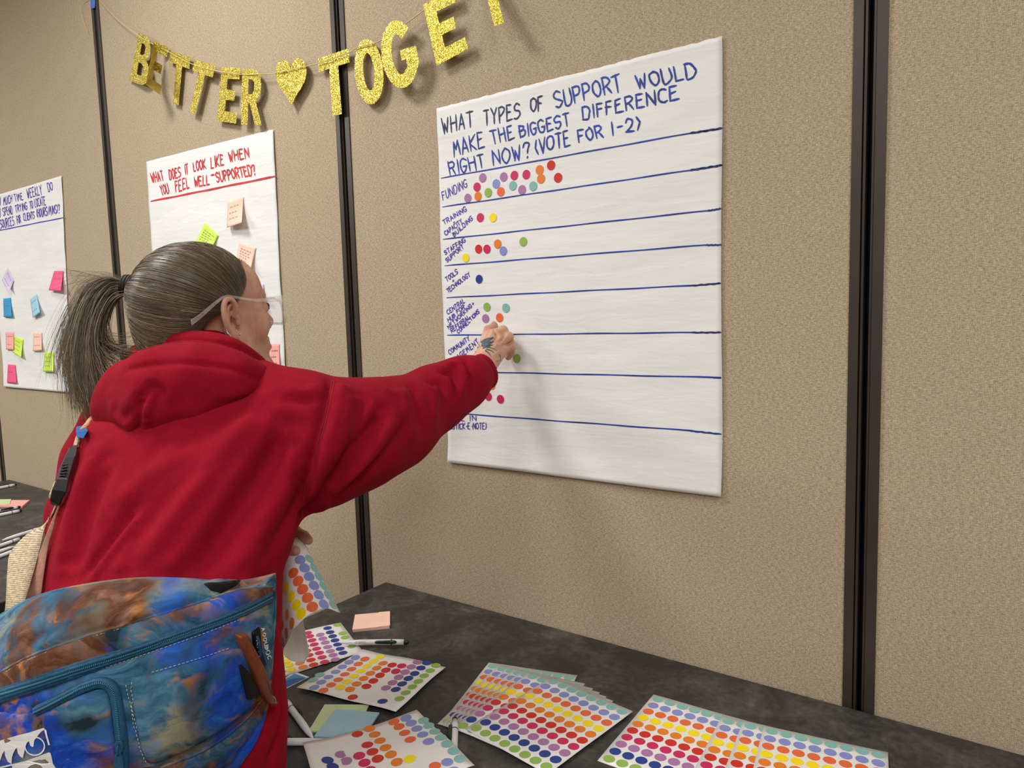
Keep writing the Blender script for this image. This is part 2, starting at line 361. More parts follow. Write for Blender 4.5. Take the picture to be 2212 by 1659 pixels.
def poster(name, tl, br, label, ragged=False, curl=0, tr=None, bl=None):
    a = wp(*tl); b = wp(*br); x0, z1 = a[0], a[2]; x1, z0 = b[0], b[2]; xt = wp(*tr)[0] if tr else x1; xb = wp(*bl)[0] if bl else x0; zt = wp(*tr)[2] if tr else z1
    nx, nz = 60, 96; V = []
    for j in range(nz+1):
        for i in range(nx+1):
            u = i/nx; v = j/nz; xl, xr = xb+(x0-xb)*v, x1+(xt-x1)*v; x = xl+(xr-xl)*u; z = z0+(z1+(zt-z1)*u-z0)*v
            if ragged and j == nz: z += .0005*math.sin(i*2.1)+rnd.uniform(-.0009, .0009)
            x += .0012*math.sin(v*9)*(1 if i in (0, nx) else 0)
            y = yoff(x, z)-curl*(abs(2*u-1)**8)*.006-(.004*max(0, .06-v)/.06)
            V.append((x, y, z))
    Fc = [(j*(nx+1)+i, j*(nx+1)+i+1, (j+1)*(nx+1)+i+1, (j+1)*(nx+1)+i) for j in range(nz) for i in range(nx)]
    r = empty(name, (x0, 0, z0)); tag(r, label, 'poster')
    p = put(new_obj('paper', V, Fc, MT['poster'], smooth=True), r); solidify(p, .0004, -1)
    return r
def on_paper(P, lift=.0007): P = np.array(P, float); P[:, 1] = yoff(P[:, 0], P[:, 2])-lift; return P
def word(parent, txt, bl, br, tl, mat, wd, name='handwriting', lift=.0007):
    o = wp(*bl, -.004); e1 = wp(*br, -.004)-o; e2 = wp(*tl, -.004)-o
    st, L = text_strokes(txt)
    S = []
    for P in st: S.append(on_paper([o+e1*(p[0]/L)+e2*p[1] for p in P], lift))
    v, f = ribbons(S, (0, -1, 0), wd); return put(new_obj(name, v, f, mat), parent)
def rule(parent, pts, mat, wd, name='ruled_line'):
    P = []; q = [wp(*p, -.004) for p in pts]
    for a, b in zip(q[:-1], q[1:]):
        n = 24
        for k in range(n): P.append(a+(b-a)*k/n+np.array([0, 0, .0003*math.sin(k*.9)]))
    P.append(q[-1]); v, f = ribbons([on_paper(P, .0006)], (0, -1, 0), wd); return put(new_obj(name, v, f, mat), parent)

big = poster('poster', (945, 235), (1560.5, 1071), 'large white flip chart sheet with blue ruled voting rows and colored dots', True, 0, (1561, 80), (971, 997))
B, N, U = MT['blueink'], MT['navyink'], MT['purpleink']
for t_, a, b, c, m in [('WHAT', (957,289), (1024,273), (954,257), N), ('TYPES', (1047,272), (1124,255), (1045,240), N), ('OF', (1148,242), (1172,237), (1147,213), N),
    ('SUPPORT', (1202,233), (1343,195), (1196,200), B), ('WOULD', (1378,192), (1504,166), (1372,163), B), ('MAKE', (981,339), (1047,317), (978,307), B), ('THE', (1064,311), (1112,299), (1059,284), B),
    ('BIGGEST', (1125,298), (1232,271), (1121,272), B), ('DIFFERENCE', (1260,258), (1466,214), (1257,231), B), ('RIGHT', (972,378), (1047,363), (968,350), B), ('NOW?', (1066,357), (1145,340), (1063,327), B),
    ('(VOTE', (1159,334), (1233,314), (1156,303), B), ('FOR', (1253,308), (1303,296), (1248,283), B), ('1-2)', (1322,293), (1384,278), (1319,266), B)]:
    word(big, t_, a, b, c, m, .0036)
for t_, a, b, c in [('FUNDING', (957,432), (1010,404), (954,415)), ('TRAINING', (960,486), (1009,455), (956,477)), ('+', (980,483), (983,481), (979,480)), ('CAPACITY', (964,509), (1000,481), (960,501)),
    ('BUILDING', (982,512), (1022,474), (978,504)), ('STAFFING', (962,551), (1007,522), (959,542)), ('SUPPORT', (966,567), (1003,536), (962,559)), ('TOOLS', (966,609), (990,590), (962,600)), ('+', (978,611), (982,607), (976,606)),
    ('TECHNOLOGY', (968,633), (1017,596), (964,625)), ('CENTRAL', (967,680), (1004,653), (964,671)), ('HUB', (969,696), (984,684), (966,688)), ('FOR', (988,678), (1004,666), (985,670)), ('NETWORKING+', (970,711), (1025,658), (966,704)),
    ('REFERRAL', (977,719), (1015,688), (973,711)), ('CONNECTIONS', (991,721), (1036,675), (987,714)), ('COMMUNITY', (972,766), (1016,735), (968,757)), ('ENGAGEMENT', (972,792), (1036,741), (967,783)),
    ('WRITE', (968,911), (1003,909), (968,899)), ('IN', (1015,909), (1029,909), (1014,897)), ('(STICK.E.NOTE)', (974,927), (1051,927), (974,914))]:
    word(big, t_, a, b, c, U, .0021)
for i, L_ in enumerate([[(953,385), (1490,288), (1560,277)], [(956,447), (1492,368), (1560,357)], [(958,517), (1530,455), (1557,451)], [(961,574), (1525,529), (1557,529)], [(965,643), (1490,617), (1556,612)], [(967,724), (1495,718), (1557,718)],
     [(970,802), (1540,815), (1557,816)], [(976,892), (1490,930), (1557,938)]]):
    rule(big, L_, B, .0026)
    if i < 2: rule(big, [(L_[1][0], L_[1][1]), L_[2]], N, .0037)
    else: rule(big, [(L_[1][0], L_[1][1]+.5), L_[2]], N, .0032)
rule(big, [(1421,1018), (1424,1026), (1430,1031)], MT['n_pink'], .003, 'pink_smudge')

mid = poster('poster', (318, 350), (621, 846), 'white flip chart sheet with red handwritten heading, partly behind the woman', False, 0, (592, 280), (355, 905))
for t_, a, b, c in [('WHAT', (329,394), (354,389), (325,375)), ('DOES', (366,388), (390,382), (364,367)), ('IT', (400,377), (407,375), (398,357)), ('LOOK', (419,371), (445,363.5), (417,351)), ('LIKE', (456,363.5), (483,356), (455,341)),
    ('WHEN', (496,349.5), (539,340), (494,329)), ('YOU', (350,422), (366,417), (345,402)), ('FEEL', (380,415), (409,406), (378,392)), ('WELL', (421,403), (452,398), (420,383)), ('-', (455,389), (463,387), (454,372)), ('SUPPORTED?', (469,393), (553,377), (465,373))]:
    word(mid, t_, a, b, c, MT['redink'], .0050)
rule(mid, [(327,435), (596,381)], MT['redink'], .0055)
left = poster('poster', (-24, 428), (158, 848), 'white flip chart sheet with blue handwritten heading at the left edge', False, 0, (135, 380), (12, 836))
for t_, a, b, c in [('HOW', (-16,449), (3,443), (-17,432)), ('MUCH', (8,443), (26,437), (8,427)), ('TIME', (33,435), (51,431), (30,421)), ('WEEKLY', (60,428), (92,420), (57,409)), ('DO', (105,414), (114,410), (102,397)),
    ('YOU', (-18,475), (2,468), (-19,458)), ('SPEND', (8,466), (28,462), (5,450)), ('TRYING', (35,460), (60,452), (33,445)), ('TO', (66,452), (72,449), (64,436)), ('LOCATE', (76,447), (99,442), (74,430)),
    ('RESOURCES', (-6,496), (31,486), (-8,478)), ('FOR', (38,484), (46,480), (36,468)), ('CLIENTS', (52,477), (75,472), (51,462)), ('(HOURS/MINS)?', (80,470), (129,460), (79,452))]:
    word(left, t_, a, b, c, MT['purpleink'], .0044)
rule(left, [(-18,501), (140,470)], MT['purpleink'], .004)

# dot stickers stuck on the big sheet
def disc_mesh(name, mat, r=.0095, t=.0005, n=24):
    V = [(r*math.cos(2*PI*k/n), r*math.sin(2*PI*k/n), 0) for k in range(n)]+[(r*math.cos(2*PI*k/n), r*math.sin(2*PI*k/n), t) for k in range(n)]
    Fc = [tuple(range(n))[::-1], tuple(range(n, 2*n))]+[(k, (k+1) % n, n+(k+1) % n, n+k) for k in range(n)]
    me = bpy.data.meshes.new(name); me.from_pydata(V, [], Fc); me.materials.append(mat); return me
DM = {k: disc_mesh('dot', MT['d_'+k], .0092) for k in DOT}
posdots = [
 ('FUNDING', [(1043,384,'mauve','second mauve from the left'),(1088,382,'mauve','mauve next to the upper crimson pair'),(1111,379,'crimson','left one of the upper crimson pair'),(1137,377,'crimson','right one of the upper crimson pair'),
   (1166,367,'orange','upper of the touching orange pair'),(1169,386,'orange','lower of the touching orange pair'),(1191,357,'red','topmost red'),(1206,384,'red','rightmost red'),(1031,404,'crimson','crimson touching an orange dot'),
   (1072,397,'periwinkle','only periwinkle'),(1108,401,'teal','left of the two teal'),(1128,410,'mauve','rightmost mauve, between the teal ones'),(1152,402,'teal','right of the two teal'),(1055,416,'green','only green'),
   (1082,414,'coral','coral orange, right of the green dot'),(1011,428,'mauve','leftmost mauve touching the blue line'),(1033,424,'orange','orange below the touching crimson')]),
 ('TRAINING', [(1038,470,'crimson','only crimson'),(1065,470,'yellow','only yellow')]),
 ('STAFFING', [(1035,538,'red','only bright red'),(1053,538,'crimson','only crimson'),(1076,527,'orange','only orange'),(1088,542,'periwinkle','only periwinkle'),(1131,522,'green','only green, far right'),(1007,557,'yellow','only yellow, beside the word')]),
 ('TOOLS', [(1036,603,'navy','lone navy')]),
 ('CENTRAL HUB', [(1052,663,'green','only green'),(1093,665,'teal','only teal'),(1049,688,'mauve','mauve just above the hand'),(1079,686,'coral','only orange')]),
 ('COMMUNITY', [(1117,774,'green','lone green, right of the fingers')]),
 ('unlabelled lower', [(1063,832,'orange','orange half hidden by the cuff'),(1056,856,'crimson','left of the two crimson'),(1082,862,'crimson','right of the two crimson')])]
for row, lst in posdots:
    for (px, py, c, d) in lst:
        o = bpy.data.objects.new('dot_sticker', DM[c]); scene.collection.objects.link(o)
        p = wp(px, py, -.004); o.location = (p[0], yoff(p[0], p[2])-.0006-rnd.random()*.0002, p[2]); e_ = .004; gx = (yoff(p[0]+e_, p[2])-yoff(p[0]-e_, p[2]))/(2*e_); gz = (yoff(p[0], p[2]+e_)-yoff(p[0], p[2]-e_))/(2*e_)
        o.rotation_euler = Vector((gx, -1, gz)).to_track_quat('Z', 'Y').to_euler()
        col = {'coral': 'orange'}.get(c, c); base = ('%s round dot sticker, ' % col) if col not in d else 'round dot sticker, '
        tag(o, base+d+' in the %s row' % row, 'sticker', 'voting dots on the big flip chart')

# sticky notes on the flip charts
def sticky(quad, col, label, group, lines=3, lift=.02, flat=False):
    P = [wp(*q, -.006) for q in quad]; nu, nv = 8, 10; V = []
    for j in range(nv+1):
        for i in range(nu+1):
            u, v = i/nu, j/nv; p = (P[0]*(1-u)+P[1]*u)*(1-v)+(P[3]*(1-u)+P[2]*u)*v
            k = v*v*lift*(.6+.6*u); q = p.copy()
            d = unit(CAM-p); q = p+d*(k/abs(d[1])); V.append(q)    # the free end lifts off the paper
    Fc = [(j*(nu+1)+i, (j+1)*(nu+1)+i, (j+1)*(nu+1)+i+1, j*(nu+1)+i+1) for j in range(nv) for i in range(nu)]
    r = empty('sticky_note', V[0]); tag(r, label, 'sticky note', group)
    o = put(new_obj('note_paper', V, Fc, MT['n_'+col], smooth=True), r); solidify(o, .0002, -1)
    A = np.array(V).reshape(nv+1, nu+1, 3)
    def at(u, v):
        x = min(u*nu, nu-1e-6); y = min(v*nv, nv-1e-6); i, j = int(x), int(y); a, b = x-i, y-j
        return (A[j, i]*(1-a)+A[j, i+1]*a)*(1-b)+(A[j+1, i]*(1-a)+A[j+1, i+1]*a)*b
    n = unit(np.cross(A[-1, 0]-A[0, 0], A[0, -1]-A[0, 0])); n = n if n[1] < 0 else -n
    S = []
    for k in range(lines):
        v = .25+.5*k/max(1, lines-1)*.9 if lines > 1 else .4; x = .15
        while x < .6+.2*rnd.random():
            L = .08+.12*rnd.random(); S.append([at(x+L*q/6, v+.035*math.sin(q*2.4+k))+n*.0007 for q in range(7)]); x += L+.05
    if S:
        v_, f_ = ribbons(S, n, .0011); put(new_obj('handwriting', v_, f_, MT['greyink']), r)
    return r
GM, GL = 'sticky notes on the red-headed sheet', 'sticky notes on the left sheet'
sticky([(492,436),(526,425),(522,481),(490,492)], 'peach', 'peach sticky note high on the red-headed sheet, above the woman', GM, 3, .022)
sticky([(443,481),(472,509),(456,537),(419,528)], 'lime', 'lime sticky note set diagonally, just above the woman\'s hair', GM, 5, .012)
sticky([(517,523),(553,535),(539,590),(509,568)], 'peach', 'peach sticky note with writing touching the woman\'s hairline', GM, 5, .018)
sticky([(545,613),(569,613),(570,656),(546,658)], 'lilac', 'lilac sticky note behind the glasses and forehead', GM, 0, .015)
sticky([(583,743),(603,742),(604,801),(584,803)], 'salmon', 'salmon pink sticky note beside the woman\'s chin', GM, 3, .008)
sticky([(17,578),(30,607),(19,632),(4,605)], 'lilac', 'lilac sticky note set diagonally, topmost on the left sheet', GL, 2, .015)
sticky([(117,585),(137,585),(131,628),(105,627)], 'hotpink', 'hot pink sticky note at the upper right of the left sheet', GL, 1, .02)
sticky([(7,645),(23,643),(25,685),(8,685)], 'blue', 'strong blue sticky note at the left of the left sheet', GL, 1, .008)
sticky([(65,646),(79,635),(86,675),(71,687)], 'paleblue', 'pale blue tilted sticky note in the middle of the left sheet', GL, 2, .012)
sticky([(12,717),(30,717),(29,756),(13,755)], 'pink', 'pale pink sticky note overlapped by a lime one', GL, 2, .008)
sticky([(32,725),(50,733),(45,773),(27,761)], 'lime', 'tilted lime sticky note overlapping a pale pink one', GL, 3, .012)
sticky([(72,717),(90,718),(90,757),(71,759)], 'peach', 'peach sticky note on the left sheet, above a lime one', GL, 2, .008)
sticky([(96,761),(116,760),(115,803),(93,803)], 'lime', 'upright lime sticky note at the lower right of the left sheet', GL, 3, .01)
sticky([(17,787),(33,788),(35,828),(15,827)], 'hotpink', 'hot pink sticky note in the bottom corner of the left sheet', GL, 1, .008)

# ------------------------------------------------------------------ glitter letter banner
def arc(cx, cy, rx, ry, a0, a1, n=12): return [(cx+rx*math.cos(math.radians(a0+(a1-a0)*k/n)), cy+ry*math.sin(math.radians(a0+(a1-a0)*k/n))) for k in range(n+1)]
BL = {
 'E': ([(0,0),(1,0),(1,.2),(.36,.2),(.36,.41),(.82,.41),(.82,.6),(.36,.6),(.36,.8),(1,.8),(1,1),(0,1)], []),
 'T': ([(.34,0),(.64,0),(.64,.78),(1,.78),(1,1),(0,1),(0,.78),(.34,.78)], []),
 'B': ([(0,0),(.55,0)]+arc(.6,.27,.4,.27,-90,70,8)+arc(.55,.76,.4,.24,-60,90,8)+[(0,1)], [[(.33,.18),(.33,.43),(.5,.43),(.64,.38),(.66,.25),(.58,.18)], [(.33,.6),(.33,.83),(.5,.83),(.62,.78),(.62,.66),(.5,.6)]]),
 'R': ([(0,0),(.33,0),(.33,.38),(.42,.38),(.68,0),(1,0),(.72,.42)]+arc(.55,.72,.42,.28,-40,90,8)+[(0,1)], [[(.33,.55),(.33,.82),(.5,.82),(.62,.76),(.62,.62),(.5,.55)]]),
 'O': (arc(.5,.5,.5,.5,0,352,28), [arc(.5,.5,.19,.29,0,340,18)]),
 'G': (arc(.5,.5,.5,.5,40,318,22)+[(1,.3),(1,.55),(.55,.55),(.55,.4),(.68,.4),(.68,.28)]+arc(.5,.5,.2,.3,-55,-318,14), []),
}
hp = []
for k in range(40):
    t = 2*PI*k/40; hp.append((.5+.5*math.sin(t)**3, .55+(13*math.cos(t)-5*math.cos(2*t)-2*math.cos(3*t)-math.cos(4*t))/30))
mn = min(p[1] for p in hp); mxh = max(p[1] for p in hp); BL['*'] = ([(x, (y-mn)/(mxh-mn)) for x, y in hp], [])
ban = empty('letter_banner', wp(460, 150)); tag(ban, 'gold glitter letter banner strung on golden twine across the wall', 'banner')
z3 = lambda x, y: (200+.4295*x, .4295*y)
def poly_fill(outer, holes):                              # fill a flat polygon with holes through a curve
    cu = bpy.data.curves.new('t', 'CURVE'); cu.dimensions = '2D'; cu.fill_mode = 'BOTH'; cu.extrude = .5
    for ring in [outer]+holes:
        sp = cu.splines.new('POLY'); sp.points.add(len(ring)-1)
        for i, p in enumerate(ring): sp.points[i].co = (p[0], p[1], 0, 1)
        sp.use_cyclic_u = True
    o = bpy.data.objects.new('t', cu); me = bpy.data.meshes.new_from_object(o); bpy.data.objects.remove(o); bpy.data.curves.remove(cu)
    V = np.array([v.co[:] for v in me.vertices]); Fc = [tuple(p.vertices) for p in me.polygons]; bpy.data.meshes.remove(me); return V, Fc
def letter(ch, quad, y0=-.016, tilt=0, curl=0, lbl=None):
    q = [wp(*z3(*p), y0) for p in quad]; V, Fc = poly_fill(*BL[ch]); out = []
    for x, y, e in V:
        p = (q[0]*(1-x)+q[1]*x)*y+(q[3]*(1-x)+q[2]*x)*(1-y)
        dy = tilt*(x-.5)*.03-curl*max(0, .3-y)**2*.25+e*.0016
        r = unit(p-CAM); p = p+r*(dy/r[1]); out.append(p)
    o = put(new_obj('letter', out, Fc, MT['gold']), ban); 
    if lbl: o['label'] = lbl
    return o
letter('B', [(232,165),(300,195),(278,440),(186,405)], tilt=-.5)
letter('E', [(308,208),(382,238),(340,478),(268,425)], -.022, 1, 2.0)
letter('T', [(392,256),(492,290),(468,545),(372,505)], -.012)
letter('T', [(514,298),(618,332),(552,590),(455,545)], -.018)
letter('E', [(650,338),(742,343),(722,622),(627,608)], -.014)
letter('R', [(752,346),(852,350),(850,630),(746,625)], -.018)
letter('*', [(918,302),(1076,288),(1078,540),(926,546)], -.016, lbl='gold glitter heart')
letter('T', [(1134,294),(1286,244),(1312,560),(1154,596)], -.014)
letter('O', [(1302,212),(1442,180),(1480,508),(1336,540)], -.016)
letter('G', [(1430,135),(1598,72),(1660,420),(1478,462)], -.030)
letter('E', [(1662,22),(1812,-48),(1888,246),(1730,330)], -.020)
letter('T', [(1893,-120),(2060,-185),(2128,92),(1968,152)], -.018, 0, 1.5)
sp = [(8,0),(120,95),(240,185),(300,220),(385,262),(500,322),(610,354),(745,375),(850,373),(930,366),(1080,332),(1140,318),(1290,264),(1330,240),(1440,208),(1570,122),(1680,42),(1790,-30),(1990,-150),(2300,-330)]
P = [wp(*z3(*p), -.014-(.006 if i > 1 else 0)) for i, p in enumerate(sp)]; P[0] = wp(202, -14, -.006)
o = put(new_obj('twine', *tube(catmull(P, 6), .0011, 6), MT['twine'], smooth=True), ban)
P = [wp(204, -12, -.006), wp(176, 4, -.01), wp(174, 22, -.012), wp(182, 52, -.01), wp(190, 69, -.008)]
put(new_obj('twine', *tube(catmull(P, 6), .0008, 6), MT['twine'], smooth=True), ban)
V = [wp(195, -22, -.0045), wp(207, -22, -.0045), wp(205, 17, -.0045), wp(196, 19, -.0045)]
o = new_obj('masking_tape', V, [(0, 3, 2, 1)], plain('blue_painter_tape', (70, 118, 208), .7)); solidify(o, .0005, 1)
tag(o, 'strip of blue painter\'s tape holding the banner twine to the trim', 'tape')
# ------------------------------------------------------------------ tables
def table(x0, x1, y0, y1, label):
    r = empty('folding_table', ((x0+x1)/2, (y0+y1)/2, 0)); tag(r, label, 'table', None)
    top = put(new_obj('tabletop', *box((x0, y0, TZ-.02), (x1, y1, TZ)), MT['table']), r); bevel(top, .002)
    put(new_obj('edge_band', *boxes([((x0-.001, y0-.002, TZ-.03), (x1+.001, y0+.004, TZ-.0025)), ((x0-.001, y1-.004, TZ-.03), (x1+.001, y1+.001, TZ-.0025)), ((x0-.002, y0, TZ-.03), (x0+.003, y1, TZ-.0025)), ((x1-.003, y0, TZ-.03), (x1+.002, y1, TZ-.0025))]), MT['edge']), r)
    for x in (x0+.22, x1-.22):
        for y in (y0+.1, y1-.1):
            put(new_obj('leg', *tube([(x, y, .0), (x, y, TZ-.03)], .014, 10), MT['bronze'], smooth=True), r)
        put(new_obj('crossbar', *tube([(x, y0+.1, .12), (x, y1-.1, .12)], .011, 8), MT['bronze'], smooth=True), r)
    return r
tx0 = tp(838, 1255)[0]
table(tx0, tx0+1.83, -.625, -.006, 'near dark laminate table strewn with dot sheets and pens')
lx0 = tp(37, 1033)[0]
table(lx0, tp(15, 1297)[0], -.592, -.006, 'far dark laminate table at the left edge with loose pens')

# ------------------------------------------------------------------ dot label sheets on the table
def sheet_solid(V, nu, nv, name, root, mat=None):
    Fc = [(j*(nu+1)+i, j*(nu+1)+i+1, (j+1)*(nu+1)+i+1, (j+1)*(nu+1)+i) for j in range(nv) for i in range(nu)]
    o = put(new_obj(name, V, Fc, mat or MT['sheet'], smooth=True), root); solidify(o, .00025, 1); return o
def dot_on(root, p, n, c, rz=0, s=.95):
    o = bpy.data.objects.new('dot', DM[c]); scene.collection.objects.link(o); o.parent = root
    o.location = tuple(Vector(p)-Vector(root.location)); o.rotation_euler = (Vector(n).to_track_quat('Z', 'Y')).to_euler(); o.scale = (s, s, .25); return o
SW, SH, PT = 8*.0208+.005, 10*.0208+.004, .0208
tops = []
def flat_sheet(tl, tr, level, label, group, curl=.0):
    z = TZ+.0006+level*.0007; a = tp(*tl, z); b = tp(*tr, z); e = unit(b-a); f = np.array([e[1], -e[0], 0]); 
    if f[1] > 0: f = -f
    r = empty('dot_sheet', a); tag(r, label, 'sticker sheet', group)
    V = []
    for j in range(11):
        for i in range(9): V.append(a+e*SW*i/8+f*SH*j/10+np.array([0, 0, .0002*math.sin(i+j)]))
    sheet_solid(V, 8, 10, 'backing_sheet', r)
    mx = (SW-7*PT)/2; my = (SH-9*PT)/2; L = []
    for j, c in enumerate(ORDER):
        for i in range(8): L.append((a+e*(mx+i*PT)+f*(my+j*PT)+np.array([0, 0, .0003]), c))
    tops.append([r, a, e, f, L]); return r
def lerp(a, b, t): return (a[0]+(b[0]-a[0])*t, a[1]+(b[1]-a[1])*t)
GF = 'fanned stack of dot sheets in the middle of the table'
A0, A1, B0, B1 = (1056, 1431), (1248, 1459), (1193, 1462), (1368, 1537)
flat_sheet(A0, A1, 0, 'undermost dot sheet of the middle fan, its teal corner sticking out at the back', GF)
fan = [.16, .30, .42, .54, .66]
for k, t in enumerate(fan):
    flat_sheet(lerp(A0, B0, t), lerp(A1, B1, min(1, t+.12)), k+1, ['second dot sheet from the bottom of the middle fan', 'third dot sheet from the bottom of the middle fan', 'fourth dot sheet from the bottom of the middle fan', 'third dot sheet from the top of the middle fan', 'dot sheet just under the top one of the middle fan'][k], GF)
flat_sheet(B0, B1, 7, 'topmost full dot sheet of the middle fan, nearest the right-hand stack', GF)
GR = 'row of overlapping dot sheets at the right'
flat_sheet((1412,1500), (1609,1556), 0, 'leftmost dot sheet of the right-hand row, overlapping the middle fan', GR)
flat_sheet((1560,1546), (1758,1597), 1, 'second dot sheet from the left in the right-hand row', GR)
flat_sheet((1606,1556), (1825,1608), 2, 'third dot sheet from the left in the right-hand row', GR)
flat_sheet((1650,1567), (1903,1622), 3, 'rightmost dot sheet lying on top of the right-hand row', GR)
def covers(t, p):
    d = p-t[1]; u = d@t[2]; v = d@t[3]; return -.0093 < u < SW+.0093 and -.0093 < v < SH+.0093 and (.0093 < u < SW-.0093 and .0093 < v < SH-.0093)
for k, t in enumerate(tops):
    for p, c in t[4]:
        if not any(covers(q, p) for q in tops[k+1:]): dot_on(t[0], p+np.array([0, 0, 0]), (0, 0, 1), c)

def patch_sheet(quad, zs, label, dots, edge=None, n=14, wav=.0015, group=None, off=(560, 1130), sc=480/1505, name='dot_sheet'):
    # a crumpled sheet: four corners on the table, gentle buckles; dots where the photograph shows them
    P = [tp(*q, TZ+zs+wav) for q in quad]; V = []
    for j in range(n+1):
        for i in range(n+1):
            u, v = i/n, j/n; p = (P[0]*(1-u)+P[1]*u)*(1-v)+(P[3]*(1-u)+P[2]*u)*v
            p = p.copy(); p[2] = TZ+zs+wav*(1+math.sin(u*7+v*3)*.5+math.sin(v*9-u*4)*.5)
            if edge: p = edge(u, v, p)
            V.append(p)
    r = empty(name, P[0]); tag(r, label, 'sticker sheet', group)
    o = sheet_solid(V, n, n, 'backing_sheet', r)
    Fq = [(j*(n+1)+i, j*(n+1)+i+1, (j+1)*(n+1)+i+1, (j+1)*(n+1)+i) for j in range(n) for i in range(n)]
    bv = BVHTree.FromPolygons([Vector(p) for p in V], Fq)
    for c, lst in dots.items():
        for q in lst:
            x, y = off[0]+q[0]*sc, off[1]+q[1]*sc; h, nn, _, _ = bv.ray_cast(Vector(CAM), Vector(unit(ray(x, y))))
            if h is None: continue
            if nn.z < 0: nn = -nn
            dot_on(r, h+nn*.0004, nn, c)
    return r
Md = dict(teal=[(365,1063),(410,1028),(457,995),(502,963),(548,932),(595,903),(640,873)], periwinkle=[(372,1115),(420,1078),(468,1043),(517,1008),(563,975),(608,943),(652,912)],
 coral=[(435,1135),(487,1097),(535,1062),(580,1025),(625,990),(670,955),(715,922)], yellow=[(548,1112),(595,1075),(640,1038),(687,1003),(730,970),(775,937),(818,907)],
 orange=[(615,1127),(660,1090),(707,1053),(752,1018),(795,983),(838,950)], red=[(633,1180),(726,1107),(773,1070),(818,1032),(858,997),(900,962)], crimson=[(925,1005),(965,968)],
 mauve=[(858,1118),(903,1082),(945,1045),(988,1010),(1030,975),(1070,943)], navy=[(835,1208),(925,1128),(968,1090),(1010,1053),(1053,1020),(1095,982),(1133,948)], green=[(950,1190),(993,1150),(1037,1110),(1078,1073),(1118,1035),(1158,1000),(1197,965)])
Qd = dict(green=[(530,690),(565,747),(582,775),(612,806),(628,835)], navy=[(463,712),(480,740),(497,767),(513,795),(530,823),(548,852),(567,880)], mauve=[(413,757),(430,783),(447,810),(463,840),(482,868),(500,895),(515,925)],
 crimson=[(328,745),(342,768),(357,795),(372,823),(388,852),(407,880),(425,910),(443,942)], red=[(262,762),(278,783),(292,808),(308,838),(322,867),(336,896),(350,928),(368,960)], orange=[(215,835),(230,862),(245,890),(260,918),(275,948),(297,977)],
 yellow=[(110,790),(125,815),(138,845),(152,870),(168,900),(185,935),(200,962),(215,993)], coral=[(60,800),(73,828),(85,855),(97,885),(110,913),(122,945),(135,977),(147,1010)])
Pd = dict(teal=[(1112,1338),(1148,1373),(1188,1412),(1228,1453),(1270,1497),(1315,1545),(1358,1598)], periwinkle=[(995,1322),(1030,1356),(1068,1393),(1107,1433),(1147,1480),(1273,1620),(1318,1676)], coral=[(912,1347),(947,1380),(985,1422),(1023,1467),(1190,1645)],
 yellow=[(1020,1598)], orange=[(748,1393),(782,1433),(818,1475),(855,1522),(892,1568),(932,1620)], red=[(665,1430),(732,1503),(767,1550),(803,1597)], crimson=[(677,1577),(713,1625),(750,1675)], mauve=[(553,1567),(588,1613)], navy=[(463,1607),(497,1650)])
patch_sheet([(736,1345),(785,1408),(612,1462),(556,1384)], .0006, 'crowded dot sheet under the curled held sheet, behind the wrinkled one', Qd, None, 14, .0008, 'loose dot sheets')
patch_sheet([(640,1485),(783,1404),(963,1439),(855,1538)], .0032, 'wrinkled part-used dot sheet below the pen with the dark green clip', Md, None, 14, .0022, 'loose dot sheets')
def eP(u, v, p):
    p = p.copy()
    if u < .22: p[2] += .012*(.22-u)/.22*(1-abs(v-.5))
    return p
patch_sheet([(654,1612),(900,1535),(1025,1650),(700,1780)], .0128, 'nearly used-up crumpled dot sheet at the bottom of the picture', Pd, eP, 16, .0025, 'loose dot sheets')

# blue and white card
q = [(592,1478),(638,1452),(668,1463),(609,1493)]
r = empty('printed_card', tp(*q[0])); tag(r, 'small blue and white printed card by the hoodie hem', 'card')
P = [tp(*x, TZ+.0004) for x in q]
V, Fc = [tuple(p) for p in P]+[(p[0], p[1], TZ+.001) for p in P], [(0,3,2,1),(4,5,6,7),(0,1,5,4),(1,2,6,5),(2,3,7,6),(3,0,4,7)]
put(new_obj('card_stock', V, Fc, MT['n_white']), r)
def flat_poly(name, pts, z, mat, root): 
    P = [tp(*x, z) for x in pts]; return put(new_obj(name, P, [tuple(range(len(P)))], mat), root)
flat_poly('blue_print', [(596,1480),(636,1455),(662,1464),(610,1489)], TZ+.0013, plain('cyan_print', (66, 152, 200), .5), r)
flat_poly('blue_print', [(597,1483),(612,1474),(628,1467),(648,1464),(660,1465),(610,1489)], TZ+.0016, plain('deep_blue_print', (34, 96, 184), .5), r)

